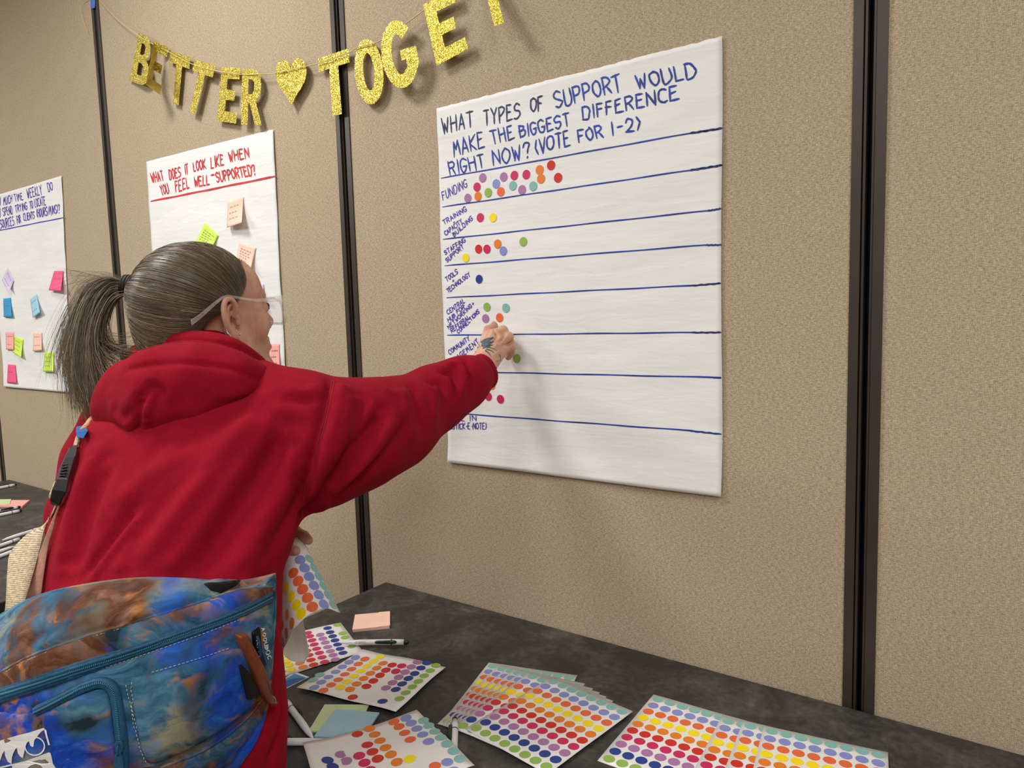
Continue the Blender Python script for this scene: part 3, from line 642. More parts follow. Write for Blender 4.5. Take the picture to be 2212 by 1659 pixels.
# note pads
def pad(p0, p1, th, z, col, label, size=.0765, split=None):
    a = tp(*p0, z+th); b = tp(*p1, z+th); e = unit(b-a); f = np.array([e[1], -e[0], 0]); f = -f if f[1] > 0 else f
    r = empty('note_pad', (a[0], a[1], z)); tag(r, label, 'note pad', 'note pads on the near table')
    for k in range(3):
        s = .0004*k; V = []
        for zz in (z+th*k/3+.0001, z+th*(k+1)/3):
            V += [tuple(np.array([*(a+e*x+f*y)[:2], zz])) for x, y in ((s, -s), (size+s, 0), (size, size-s), (-s, size))]
        put(new_obj('pad_layer', V, [(0,3,2,1),(4,5,6,7),(0,1,5,4),(1,2,6,5),(2,3,7,6),(3,0,4,7)], MT[col]), r)
    if split:
        V = [tuple(np.array([*(a+e*x+f*y)[:2], z+th+.0008])) for x, y in ((split, -.0005), (size+.001, 0), (size+.0015, size-.002), (split+.001, size-.001))]
        V2 = [(x, y, zz-.0007) for x, y, zz in V]
        put(new_obj('folded_sheet', V+V2, [(0,1,2,3),(7,6,5,4),(0,4,5,1),(1,5,6,2),(2,6,7,3),(3,7,4,0)], MT[col]), r)
    return r
MT['n_greenpad'] = plain('pale_green_pad', (200, 218, 166), .7, 0, .02); MT['n_bluepad'] = plain('pale_blue_pad', (160, 198, 214), .7, 0, .02)
pad((766,1328), (841,1321), .006, TZ, 'n_peach', 'peach pink note pad near the back corner of the table', .0755, .052)
pad((700,1522), (794,1522), .003, TZ, 'n_greenpad', 'pale green note pad lying under the pale blue one')
pad((724,1532), (818,1539), .004, TZ+.0032, 'n_bluepad', 'pale blue note pad lying on the pale green one')

# pens
def pen(p0, p1, z, label, dark='penblack', clip=1, group='white ballpoint pens on the near table', logo=False, L=None):
    rr = .0058; a = tp(*p0, z+rr); b = tp(*p1, z+rr); e = unit(b-a); L = L or min(.142, max(.13, np.linalg.norm(b-a)))
    b = a+e*L                                             # a = tip
    r = empty('pen', (a[0], a[1], z)); tag(r, label, 'pen', group)
    X = lambda t: a+e*L*t
    put(new_obj('barrel', *tube([X(0), X(.03), X(.12), X(.3), X(.84), X(.93)], [.0014, .0021, .0044, .0056, .0058, .0055], 16), MT['pen'], smooth=True), r)
    put(new_obj('ring', *tube([X(.745), X(.76)], .0060, 16), MT[dark], smooth=False), r)
    put(new_obj('push_button', *tube([X(.93), X(.94), X(.97), X(.99), X(1)], [.0044, .0050, .0048, .0042, .0025], 14), MT[dark], smooth=True), r)
    s = np.cross(e, (0, 0, 1))*clip
    s = s if s[1] < 0 else -s
    s = s*clip; up = np.array([0, 0, 1.0]); c = unit(s*.85+up*.45)
    put(new_obj('clip', *tube([X(.52)+c*.0062, X(.55)+c*.0070, X(.7)+c*.0076, X(.8)+c*.0072, X(.83)+c*.006], [.0018, .0032, .0036, .0034, .0018], 8), MT[dark], smooth=True), r)
    put(new_obj('nib', *tube([X(-.012), X(.001)], [.0004, .0009], 8), MT['silver'], smooth=True), r)
    if logo:
        n = unit(CAM-X(.3)); n = unit(n-e*(n@e)); sd = np.cross(n, e)
        if sd[2] < 0 and abs(sd[2]) > .1: sd = -sd
        ex = e if (e@aX) > 0 else -e
        c0 = X(.245)+n*.0060; S = []
        for k in range(8):
            t = 2*PI*k/8; d = ex*math.cos(t)+sd*math.sin(t); S.append([c0+d*.0012, c0+d*.0026])
        v, f = ribbons(S, n, .0007); put(new_obj('starburst_logo', v, f, MT['penblack']), r)
        for row, txt in ((.0012, 'Community'), (-.0012, 'Services')):
            tt = ''.join({'C':'C','S':'S'}.get(ch, ch if ch in G else 'i') for ch in txt); st, LL = text_strokes(tt)
            S = [[c0+ex*(.0045+p[0]/LL*.0155)+sd*(row-.0009+p[1]*.0019) for p in q] for q in st]
            v, f = ribbons(S, n, .0003); put(new_obj('lettering', v, f, MT['penblack']), r)
    return r
pen((735,1388), (883,1387), TZ+.003, 'white pen with dark green clip and printed logo, below the peach pad', 'pengreen', 1, logo=True)
pen((676,1595), (616,1512), TZ, 'slanting white pen beside the red hoodie hem, pointing down right', 'penblack', -1)
pen((722,1602), (590,1603), TZ, 'horizontal white pen half under the crumpled dot sheet', 'penblack', -1)
pen((979,1672), (983,1548), TZ+.0002, 'upright white pen with green button between crumpled sheet and fan', 'pengreen', 1)
GT = 'pens on the far left table'
pen((5,1167), (82,1143), TZ, 'white pen at the left edge, uppermost of the parallel bunch', group=GT)
pen((-45,1195), (62,1157), TZ, 'white pen at the left edge, second in the parallel bunch', group=GT)
pen((32,1180), (-60,1212), TZ, 'white pen at the left edge, third in the parallel bunch', group=GT)
pen((-40,1217), (30,1190), TZ, 'white pen with dark clip at the left edge, lowest of the bunch', group=GT, clip=1)
pen((-45,1122), (30,1106), TZ, 'white pen with dark button lying apart under the pink note pad', group=GT)
pen((-50,1112), (10,1101), TZ, 'white pen almost out of frame by the pink note pad', group=GT)
pen((-40,1062), (14,1051), TZ, 'dark-clipped pen farthest back on the left table', 'penblack', group=GT)
def quad_pad(q, z, th, mat, label):
    P = [tp(*x, z+th) for x in q]; V = [(p[0], p[1], z+.0001) for p in P]+[tuple(p) for p in P]
    r = new_obj('note_pad', V, [(0,3,2,1),(4,5,6,7),(0,1,5,4),(1,2,6,5),(2,3,7,6),(3,0,4,7)], MT[mat]); tag(r, label, 'note pad'); return r
quad_pad([(-28,1091),(20,1080),(64,1080),(48,1093)], TZ, .007, 'n_salmon', 'salmon pink note pad on the far left table')
quad_pad([(-35,1090),(-20,1079),(24,1078),(21,1088)], TZ+.0072, .002, 'n_greenpad', 'pale lime note lying on the salmon pink pad')
# ------------------------------------------------------------------ implicit surfaces -> meshes
class SDF:
    def __init__(s, lo, hi, h):
        s.lo = np.asarray(lo, np.float32); s.h = h; s.n = np.ceil((np.asarray(hi)-s.lo)/h).astype(int)+1
        ax = [s.lo[i]+h*np.arange(s.n[i], dtype=np.float32) for i in range(3)]
        s.X, s.Y, s.Z = ax[0][:, None, None], ax[1][None, :, None], ax[2][None, None, :]; s.D = None
    def add(s, d, k=0):
        if s.D is None: s.D = np.broadcast_to(d, tuple(s.n)).astype(np.float32).copy(); return s
        if k <= 0: s.D = np.minimum(s.D, d)
        else:
            hh = np.maximum(k-np.abs(s.D-d), 0)/k; s.D = np.minimum(s.D, d)-hh*hh*k*.25
        return s
    def cut(s, d, k=0):                                   # intersect with d < 0
        if k <= 0: s.D = np.maximum(s.D, d)
        else:
            hh = np.maximum(k-np.abs(s.D-d), 0)/k; s.D = np.maximum(s.D, d)+hh*hh*k*.25
        return s
    def cap(s, a, b, ra, rb=None):
        rb = ra if rb is None else rb; a = np.asarray(a, np.float32); b = np.asarray(b, np.float32); d = b-a; L = float(d@d)+1e-12
        px, py, pz = s.X-a[0], s.Y-a[1], s.Z-a[2]
        t = np.clip((px*d[0]+py*d[1]+pz*d[2])/L, 0, 1)
        return np.sqrt((px-d[0]*t)**2+(py-d[1]*t)**2+(pz-d[2]*t)**2)-(ra+(rb-ra)*t)
    def ell(s, c, r, Rm=None):
        px, py, pz = s.X-c[0], s.Y-c[1], s.Z-c[2]
        if Rm is not None: px, py, pz = [Rm[i][0]*px+Rm[i][1]*py+Rm[i][2]*pz for i in range(3)]
        k0 = np.sqrt((px/r[0])**2+(py/r[1])**2+(pz/r[2])**2); k1 = np.sqrt((px/r[0]**2)**2+(py/r[1]**2)**2+(pz/r[2]**2)**2)+1e-6
        return k0*(k0-1)/k1
    def chain(s, pts, k=.02, kk=None):
        for i in range(len(pts)-1): s.add(s.cap(pts[i][0], pts[i+1][0], pts[i][1], pts[i+1][1]), k if i or kk is None else kk)
        return s
    def mesh(s):
        D = s.D; nx, ny, nz = D.shape; ins = D < 0
        act = np.zeros((nx-1, ny-1, nz-1), bool); c = np.zeros((nx-1, ny-1, nz-1), np.int8)
        for i in (0, 1):
            for j in (0, 1):
                for k in (0, 1): c += ins[i:nx-1+i, j:ny-1+j, k:nz-1+k]
        act = (c > 0) & (c < 8); I = np.argwhere(act); idx = -np.ones(act.shape, np.int64); idx[act] = np.arange(len(I))
        S = np.zeros((len(I), 3)); Nn = np.zeros(len(I))
        for ax in range(3):
            o1, o2 = [a for a in range(3) if a != ax]
            for u in (0, 1):
                for v in (0, 1):
                    A = I.copy(); A[:, o1] += u; A[:, o2] += v; Bq = A.copy(); Bq[:, ax] += 1
                    da = D[A[:, 0], A[:, 1], A[:, 2]]; db = D[Bq[:, 0], Bq[:, 1], Bq[:, 2]]; m = (da < 0) != (db < 0)
                    t = np.where(m, da/(da-db+1e-20), 0); P = A.astype(float); P[:, ax] += t; S[m] += P[m]; Nn[m] += 1
        V = s.lo+s.h*(S/Nn[:, None]); Q = []
        for ax in range(3):
            o1, o2 = (ax+1) % 3, (ax+2) % 3
            sl = [slice(None)]*3; sl[ax] = slice(0, D.shape[ax]-1); sl2 = [slice(None)]*3; sl2[ax] = slice(1, D.shape[ax])
            for a in (o1, o2): sl[a] = slice(1, D.shape[a]-1); sl2[a] = slice(1, D.shape[a]-1)
            A, Bq = ins[tuple(sl)], ins[tuple(sl2)]
            for cond, flip in ((A & ~Bq, False), (~A & Bq, True)):
                E_ = np.argwhere(cond)
                if not len(E_): continue
                E_[:, o1] += 1; E_[:, o2] += 1; q = []
                for du, dv in ((-1, -1), (0, -1), (0, 0), (-1, 0)):
                    C_ = E_.copy(); C_[:, o1] += du; C_[:, o2] += dv; q.append(idx[C_[:, 0], C_[:, 1], C_[:, 2]])
                q = np.stack(q, 1); Q.append(q[:, ::-1] if flip else q)
        return V, np.concatenate(Q)
def relax(V, Q, it=2, lam=.5):
    for _ in range(it):
        S = np.zeros_like(V); N_ = np.zeros(len(V))
        for a in range(4):
            for b in (1, 3): np.add.at(S, Q[:, a], V[Q[:, (a+b) % 4]]); np.add.at(N_, Q[:, a], 1)
        V = V+lam*(S/np.maximum(N_, 1)[:, None]-V)
    return V
def vnorm(V, Q):
    n = np.cross(V[Q[:, 2]]-V[Q[:, 0]], V[Q[:, 3]]-V[Q[:, 1]]); N_ = np.zeros_like(V)
    for a in range(4): np.add.at(N_, Q[:, a], n)
    return N_/(np.linalg.norm(N_, axis=1)[:, None]+1e-12)
def bvh_of(V, Q): return BVHTree.FromPolygons([Vector(v) for v in V], [tuple(int(i) for i in q) for q in Q])
def hit(bv, px, py, lift=0):
    h, n, _, d = bv.ray_cast(Vector(CAM), Vector(unit(ray(px, py))))
    if h is None: return None, None
    n = np.array(n); n = n if n@(CAM-np.array(h)) > 0 else -n
    return np.array(h)+n*lift, n
def seg_dist(V, P):
    best = np.full(len(V), 9.0)
    for a, b in zip(P[:-1], P[1:]):
        d = b-a; t = np.clip(((V-a)@d)/(d@d+1e-12), 0, 1); best = np.minimum(best, np.linalg.norm(V-a-t[:, None]*d, axis=1))
    return best
FS = 1.0
def fold(V, Q, folds):                                    # sculpt ridges (+) and valleys (-) along lines on the surface
    bv = bvh_of(V, Q); N_ = vnorm(V, Q); D = np.zeros(len(V))
    for pts, amp, wd in folds:
        pts = catmull(np.array(pts, float), 4) if len(pts) > 2 else np.array([np.array(pts[0])*(1-t)+np.array(pts[1])*t for t in np.linspace(0, 1, 6)])
        P = [hit(bv, *p)[0] for p in pts]; P = [p for p in P if p is not None]
        if len(P) < 2: continue
        ok = [P[0]]+[b for a, b in zip(P[:-1], P[1:]) if np.linalg.norm(b-a) < .08]; P = np.array(ok)
        if len(P) < 2: continue
        d = seg_dist(V, P)
        e = np.minimum(1, np.minimum(np.linalg.norm(V-P[0], axis=1), np.linalg.norm(V-P[-1], axis=1))/(wd*1.6)+.25)
        D += amp*FS*np.exp(-(d/wd)**2)*e
    return V+N_*D[:, None]
def surf_line(bv, pts, lift=.0006, n=6):
    pts = [np.array(p, float) for p in pts]; pts = catmull(np.array(pts), n) if len(pts) > 2 else np.array([pts[0]*(1-t)+pts[1]*t for t in np.linspace(0, 1, n*2)])
    P = []; N_ = []
    for p in pts:
        h, nn = hit(bv, p[0], p[1], lift)
        if h is not None: P.append(h); N_.append(nn)
    return np.array(P), np.array(N_)
def surf_ribbon(bv, pts, wd, lift=.0006, n=6, th=0):
    P, N_ = surf_line(bv, pts, lift, n)
    if len(P) < 2: return [], []
    T = np.gradient(P, axis=0); T /= (np.linalg.norm(T, axis=1)[:, None]+1e-12)
    S = np.cross(T, N_); S /= (np.linalg.norm(S, axis=1)[:, None]+1e-12); V = []; k = 2
    w_ = np.broadcast_to(np.asarray(wd, float), (len(P),)) if np.ndim(wd) == 0 else np.interp(np.linspace(0, 1, len(P)), np.linspace(0, 1, len(wd)), wd)
    if th:
        prof = [(-.5, 0), (-.42, th), (.42, th), (.5, 0)]
        for i in range(len(P)): V += [P[i]+S[i]*w_[i]*a+N_[i]*b for a, b in prof]
        Fc = [(i*4+j, i*4+j+1, (i+1)*4+j+1, (i+1)*4+j) for i in range(len(P)-1) for j in range(3)]
        Fc += [(0, 1, 2, 3), tuple((len(P)-1)*4+j for j in (3, 2, 1, 0))]
    else:
        for i in range(len(P)): V += [P[i]+S[i]*w_[i]*.5, P[i]-S[i]*w_[i]*.5]
        Fc = [(2*i, 2*i+1, 2*i+3, 2*i+2) for i in range(len(P)-1)]
    return V, Fc
def stitches(bv, pts, step=.0045, L=.0028, wd=.0008, lift=.0008):
    P, N_ = surf_line(bv, pts, lift, 14)
    if len(P) < 2: return [], []
    s = np.concatenate([[0], np.cumsum(np.linalg.norm(np.diff(P, axis=0), axis=1))])
    parts = []; x = 0
    while x+L < s[-1]:
        A = np.array([np.interp(x, s, P[:, i]) for i in range(3)]); B_ = np.array([np.interp(x+L, s, P[:, i]) for i in range(3)])
        parts.append(tube([A, B_], wd*.5, 4)); x += step
    return merge(parts)

# ------------------------------------------------------------------ the woman
person = empty('person', (-.95, -.77, 0))
tag(person, 'person in a red hoodie with a grey-brown ponytail, reaching out to the big sheet', 'person')
def horiz(v): v = np.array([v[0], v[1], 0.0]); return v/np.linalg.norm(v)
UP = np.array([0, 0, 1.0])
vt = horiz(ray(380, 1000)); rt = np.cross(vt, UP)
phi = math.radians(33); LAT = rt*math.cos(phi)-vt*math.sin(phi); FWD = np.cross(UP, LAT)
rows = [(812,370,610,1.17,.60),(850,270,660,1.15,.60),(910,200,690,1.135,.62),(1000,150,680,1.11,.64),(1140,125,640,1.065,.66),(1250,108,600,1.02,.66),(1400,100,597,.99,.66),(1560,105,612,.975,.66),(1700,105,606,.965,.66),(1850,120,596,.96,.66)]
sec = []
for row, L_, R_, d, br in rows:
    c = W((L_+R_)/2, row, d); hw = (R_-L_)/2*d/F_PX*.945; a = hw/math.sqrt(math.cos(phi)**2+(br*math.sin(phi))**2); sec.append((c[2], c[0], c[1], a, a*br))
sec = np.array(sec[::-1])
s = SDF((-1.62, -1.05, .66), (-.62, -.08, 1.44), .0052)
zc = s.Z.ravel(); cx, cy, ca, cb = [np.interp(zc, sec[:, 0], sec[:, k]).astype(np.float32)[None, None, :] for k in (1, 2, 3, 4)]
dx = (s.X-cx)*LAT[0]+(s.Y-cy)*LAT[1]; dy = (s.X-cx)*FWD[0]+(s.Y-cy)*FWD[1]
rho = (np.abs(dx/ca)**2.25+np.abs(dy/cb)**2.25)**(1/2.25)
s.add((rho-1)*np.minimum(ca, cb)*.9)
s.cut(s.Z-(sec[-1, 0]-.012)+0*s.X+0*s.Y, .05); s.cut(.700-s.Z+0*s.X+0*s.Y, .02)
NB = W(440, 815, 1.20)
s.add(s.cap(NB, W(652, 893, 1.12), .062, .056), .05)
s.add(s.cap(NB, W(266, 908, 1.24), .060, .052), .05)
s.add(s.cap(NB-UP*.03, W(440, 780, 1.215), .066, .062), .03)
slv = [(W(655,905,1.12),.06),(W(700,955,1.135),.092),(W(780,935,1.18),.083),(W(850,914,1.235),.072),(W(940,860,1.305),.0545),(W(1000,827,1.35),.044),(W(1024,813,1.372),.037)]
s.chain(slv, .035, .05)
cuffdir = unit(W(1052, 801, 1.40)-W(1005, 826, 1.355))
# left arm, bent in front of her body to hold a sheet
s.chain([(W(268,920,1.24),.052),(W(222,1000,1.24),.058),(W(190,1110,1.21),.056),(W(184,1235,1.19),.054),(W(300,1262,1.25),.050),(W(470,1225,1.27),.044),(W(560,1196,1.25),.036)], .03, .05)
Vh, Qh = s.mesh(); Vh = relax(Vh, Qh, 3)
folds = [
 ([(560,880),(470,990),(380,1110),(290,1240)], .007, .022), ([(620,930),(560,1030),(480,1150),(410,1250)], -.008, .020), ([(600,900),(520,1020),(430,1150),(350,1250)], .004, .014),
 ([(291,1103),(235,1175),(180,1245)], -.006, .008), ([(300,1112),(245,1182),(196,1250)], .004, .008), ([(230,1000),(190,1100),(150,1240)], -.007, .016), ([(205,980),(160,1090),(135,1220)], .005, .014),
 ([(400,960),(320,1030),(240,1100)], .004, .016), ([(450,1000),(360,1090),(260,1230)], -.004, .014), ([(640,960),(620,1050),(560,1150),(520,1240)], .007, .018), ([(655,1000),(645,1080),(600,1170),(570,1240)], -.006, .014),
 ([(715,826),(700,900),(675,1000),(652,1110)], -.006, .007), ([(735,830),(715,920),(690,1010),(668,1090)], .005, .010),
 ([(650,1128),(710,1060),(770,980),(830,890)], -.010, .013), ([(672,1118),(740,1050),(810,970),(850,900)], .006, .012), ([(690,1105),(770,1040),(850,960),(890,900)], -.006, .011),
 ([(760,850),(740,930),(715,1010)], .005, .014), ([(780,860),(765,950),(725,1040)], -.007, .012), ([(890,838),(905,880),(915,930)], -.005, .008), ([(868,850),(880,900),(893,945)], .004, .008),
 ([(915,830),(935,860),(938,910)], .004, .008), ([(960,792),(985,790),(1000,806),(1004,840)], .006, .008), ([(955,803),(972,806),(984,820),(988,850)], -.007, .006), ([(925,825),(955,835),(962,880)], -.005, .007),
 ([(1004,776),(1012,800),(1010,850)], -.0045, .005), ([(985,778),(995,800),(996,855)], .0035, .006), ([(820,835),(850,850),(880,850)], .003, .01), ([(690,840),(660,850),(620,835)], .004, .010), ([(680,858),(650,866),(600,860)], -.004, .009),
 ([(560,1300),(590,1400),(598,1520)], .006, .014), ([(600,1480),(606,1560),(585,1650)], -.008, .008), ([(590,1500),(592,1600)], .004, .01),
 ([(350,980),(450,930),(560,880)], -.005, .018), ([(640,1120),(600,1190),(560,1240)], .004, .01), ([(300,1160),(270,1205),(240,1250)], .004, .012)]
FS = 1.6; Vh = fold(Vh, Qh, folds); FS = 1.0; Vh = relax(Vh, Qh, 1, .4)
hood_bv = bvh_of(Vh, Qh)
hoodie = put(new_obj('hoodie', Vh, Qh, MT['hoodie'], smooth=True), person); hoodie['label'] = 'red pullover hoodie'
# cuff: ribbed tube
def ribbed(axis, radii, seg=72, amp=.0004, nrib=44):
    P = np.array(axis); T = np.gradient(P, axis=0); V = []
    N_ = unit(np.cross(T[0], UP))
    for i in range(len(P)):
        t = unit(T[i]); N_ = unit(N_-t*(N_@t)); B_ = np.cross(t, N_)
        for k in range(seg):
            a = 2*PI*k/seg; r_ = radii[i]+amp*math.cos(nrib*a); V.append(P[i]+(N_*math.cos(a)*.92+B_*math.sin(a)*1.05)*r_)
    n = len(P); Fc = [(i*seg+k, i*seg+(k+1) % seg, (i+1)*seg+(k+1) % seg, (i+1)*seg+k) for i in range(n-1) for k in range(seg)]
    return V, Fc
c0, c1 = W(1012, 823, 1.362), W(1049, 801, 1.397); ax = [c0+(c1-c0)*t for t in (0, .15, .4, .7, .93, 1.0, 1.0, .9, .5)]
o = put(new_obj('cuff', *ribbed(ax, [.0345, .036, .0352, .0344, .0346, .0338, .0312, .0305, .030]), MT['rib'], smooth=True), person); o.parent = hoodie; o.location = (0, 0, 0)
c0, c1 = W(550, 1199, 1.252), W(585, 1186, 1.245); ax = [c0+(c1-c0)*t for t in (0, .2, .5, .9, 1.0, 1.0, .8)]
o = put(new_obj('cuff', *ribbed(ax, [.034, .035, .0345, .0335, .033, .029, .028]), MT['rib'], smooth=True), person); o.parent = hoodie; o.location = (0, 0, 0)
for ln in ([(717,822),(704,890),(680,980),(657,1070),(650,1120)], [(722,823),(709,892),(685,983),(662,1072)]):
    v, f = surf_ribbon(hood_bv, ln, .0010, .0004, 8, .0005); o = new_obj('seam_stitching', v, f, MT['thread']); o.parent = hoodie

# hood bunched at the nape
s = SDF((-1.42, -.82, 1.12), (-.78, -.30, 1.46), .0034)
def near(px, py, back): 
    h, n = hit(hood_bv, px, py); return h-n*back
ringp = [(296,772,1.225),(345,750,1.165),(415,738,1.13),(480,746,1.12),(525,768,1.14),(562,800,1.185),(560,822,1.265),(465,815,1.335),(360,798,1.315)]
ring = catmull([W(*p) for p in ringp], 5, True)
for a, b in zip(ring, np.roll(ring, -1, 0)): s.add(s.cap(a, b, .0165), .004)
ring2 = catmull([W(*p) for p in [(282,796,1.215),(330,776,1.14),(410,766,1.095),(485,778,1.09),(535,802,1.12),(580,818,1.18)]], 5)
for a, b in zip(ring2[:-1], ring2[1:]): s.add(s.cap(a, b, .0185, .0185), .006)
lob = [((290,838),.046,1.11),((350,828),.052,1.085),((425,822),.047,1.08),((500,820),.033,1.085),((555,818),.021,1.115)]
for (a, ra, da), (b, rb, db) in zip(lob[:-1], lob[1:]): s.add(s.cap(W(*a, da), W(*b, db), ra, rb), .02)
s.add(s.cap(W(262,872,1.11), W(340,878,1.065), .040, .042), .02); s.add(s.cap(W(340,878,1.065), W(440,848,1.07), .042, .030), .02)
s.add(s.cap(W(243,888,1.11), W(315,914,1.06), .028, .026), .012); s.add(s.cap(W(315,914,1.06), W(420,880,1.06), .026, .024), .012); s.add(s.cap(W(420,880,1.06), W(520,836,1.075), .024, .018), .012)
Vd, Qd2 = s.mesh(); Vd = relax(Vd, Qd2, 2)
Vd = fold(Vd, Qd2, [([(304,858),(298,895),(296,938)], -.010, .0055), ([(304,858),(285,885),(268,905)], -.004, .006), ([(304,856),(325,838),(345,842),(348,868)], -.005, .007), ([(318,870),(312,905)], .005, .007),
  ([(285,862),(268,880)], .002, .010), ([(300,830),(340,818),(370,840),(370,880)], .005, .012), ([(270,800),(340,786),(420,785),(500,797),(560,820)], -.004, .006),
  ([(310,752),(360,739),(420,735),(490,745),(545,768),(585,798)], -.0018, .0025), ([(240,860),(250,900),(290,925)], .004, .010), ([(450,850),(520,850),(570,825)], .003, .010)])
hd = put(new_obj('hood', Vd, Qd2, MT['hoodie'], smooth=True), person); hd.parent = hoodie; hd.location = (0, 0, 0)
hd_bv = bvh_of(Vd, Qd2)
v, f = surf_ribbon(hd_bv, [(305,757),(350,744),(420,738),(490,748),(545,772),(583,800)], .0010, .0003, 8, .0005); o = new_obj('seam_stitching', v, f, MT['thread']); o.parent = hoodie

# ---- head in its own frame (x right, y forward, z up)
vh = horiz(ray(480, 690)); rh = np.cross(vh, UP); th = math.radians(60); fh = vh*math.cos(th)+rh*math.sin(th); lath = rh*math.cos(th)-vh*math.sin(th)
pit = math.radians(9); fH = fh*math.cos(pit)+UP*math.sin(pit); uH = np.cross(lath, fH)
HB = np.stack([lath, fH, uH], 1)                          # local -> world
HS = 1.0
HO = W(497, 690, 1.185)-HB@np.array([.076, -.006, 0])
def HW_(p): return HO+HB@(np.asarray(p, float)*HS)
def toH(P): return (np.asarray(P)-HO)@HB
s = SDF((-.1, -.13, -.215), (.1, .135, .135), .0021)
E_ = s.ell
s.add(E_((0, -.012, .042), (.073, .096, .080)))
s.add(E_((0, .030, -.035), (.058, .062, .082)), .03)
s.add(E_((0, .060, .045), (.055, .035, .045)), .03)
for sx in (-1, 1):
    s.add(s.cap((sx*.055, .005, -.04), (sx*.046, .03, -.078), .016, .015), .02); s.add(s.cap((sx*.046, .03, -.078), (sx*.014, .078, -.104), .015, .014), .02)
    s.add(E_((sx*.042, .062, -.018), (.022, .022, .026)), .02)
    s.add(s.cap((sx*.038, .082, .026), (sx*.012, .093, .024), .008, .008), .014)
s.add(E_((0, .082, -.100), (.018, .015, .016)), .02)
s.add(E_((0, .080, -.062), (.026, .020, .022)), .015)
for sx in (-1, 1):
    s.cut(-E_((sx*.033, .101, .006), (.017, .014, .012)), .012)
s.add(s.cap((0, .092, .018), (0, .113, -.022), .0065, .0085), .010); s.add(s.cap((0, .110, -.026), (0, .100, -.036), .0095, .007), .006)
for sx in (-1, 1): s.add(E_((sx*.011, .101, -.031), (.0065, .009, .0065)), .005); s.cut(-E_((sx*.006, .106, -.0385), (.0035, .005, .004)), .002)
s.add(s.cap((-.018, .090, -.058), (0, .1005, -.0545), .004, .0055), .004); s.add(s.cap((.018, .090, -.058), (0, .1005, -.0545), .004, .0055), .004)
s.add(s.cap((-.016, .090, -.066), (.016, .090, -.066), .0055), .005); s.add(s.cap((-.01, .096, -.0675), (.01, .096, -.0675), .006), .005)
s.cut(-s.cap((-.022, .099, -.0612), (.022, .099, -.0612), .0016), .003)
for sx in (-1, 1):
    s.add(E_((sx*.033, .083, .005), (.0125, .0125, .0118)), .003)
# ears
for sx in (-1, 1):
    hel = [(.074, .010, .004), (.080, .012, .020), (.084, .002, .032), (.087, -.013, .033), (.089, -.024, .022), (.088, -.026, .006), (.084, -.021, -.010), (.079, -.014, -.022), (.075, -.007, -.030)]
    hel = [((sx*x, y, z), .0042) for x, y, z in catmull(hel, 3)]; hel = [((a, b*.72-.003, c), r) for (a, b, c), r in hel]; s.chain(hel, .002, .004)
    s.add(E_((sx*.076, -.006, -.027), (.0055, .0080, .0105)), .005)
    s.add(s.cap((sx*.073, -.008, .022), (sx*.073, -.012, -.016), .006, .006), .008)
    an = [(.078, -.002, .022), (.081, -.010, .018), (.081, -.015, .004), (.079, -.012, -.010), (.076, -.002, -.016)]
    s.chain([((sx*x, y*.72-.003, z), .0028) for x, y, z in an], .003, .003)
    s.add(s.cap((sx*.074, .009, .0), (sx*.074, .008, -.010), .0045, .004), .005)
    s.cut(-E_((sx*.082, -.003, -.002), (.006, .0065, .009)), .004)
s.add(s.cap((0, -.022, -.04), (0, -.058, -.20), .053, .058), .03)
s.add(s.cap((-.028, -.005, -.06), (-.03, -.04, -.2), .028, .03), .02); s.add(s.cap((.028, -.005, -.06), (.03, -.04, -.2), .028, .03), .02)
Vk, Qk = s.mesh(); Vk = relax(Vk, Qk, 1, .35); Vk = HO+(Vk*HS)@HB.T
BV, BQ = [Vk], [Qk]; off = len(Vk)
head_bv = bvh_of(Vk, Qk)
def addbody(V, Q):
    global off
    BV.append(V); BQ.append(Q+off); off += len(V)
# ---- right hand (back of the hand to the camera, finger tips pressed on the paper)
s = SDF(wp(1030, 860, -.30)*[1, 0, 1]+np.array([-.16, -.30, -.02]), wp(1110, 690, 0)*[1, 0, 1]+np.array([.03, 0.0, .03]), .0016)
q3 = lambda px, py, off_: wp(px, py, -off_)
wr = q3(1040, 789, .098); fa = W(960, 850, 1.315)
s.add(s.cap(fa, wr, .029, .0245)); 
K = [q3(1050,716,.060), q3(1067,724,.066), q3(1080,738,.064), q3(1087,755,.058)]
Pp = [q3(1064,705,.036), q3(1086,715,.043), q3(1098,728,.042), q3(1103,750,.038)]
Dp = [q3(1071,713,.019), q3(1092,726,.022), q3(1102,740,.022), q3(1104,762,.021)]
Tp = [q3(1070,724,.0155), q3(1088,738,.0155), q3(1098,751,.0155), q3(1098,771,.0145)]
rk = [.0125, .0130, .0125, .0112]; rp = [.0100, .0104, .0100, .0088]; rd = [.0088, .0092, .0088, .0078]; rtp = [.0080, .0082, .0080, .0072]
for i in range(4):
    cw = wr+(K[i]-K[1])*.42; s.add(s.cap(cw, K[i], .0150, rk[i]), .010)
for i in range(4):
    s2 = s.cap(K[i], Pp[i], rk[i]*.92, rp[i]*.97); s.add(s2, .0025); s.add(s.ell(Pp[i], (rp[i]*1.06,)*3), .004)
    s.add(s.cap(Pp[i], Dp[i], rp[i]*.97, rd[i]), .003); s.add(s.cap(Dp[i], Tp[i], rd[i], rtp[i]), .003)
s.chain([(q3(1034,775,.085), .016), (q3(1040,748,.060), .0145), (q3(1052,733,.034), .0115), (q3(1062,727,.0165), .0095)], .006, .012)
Vr, Qr = s.mesh(); Vr = relax(Vr, Qr, 1, .4)
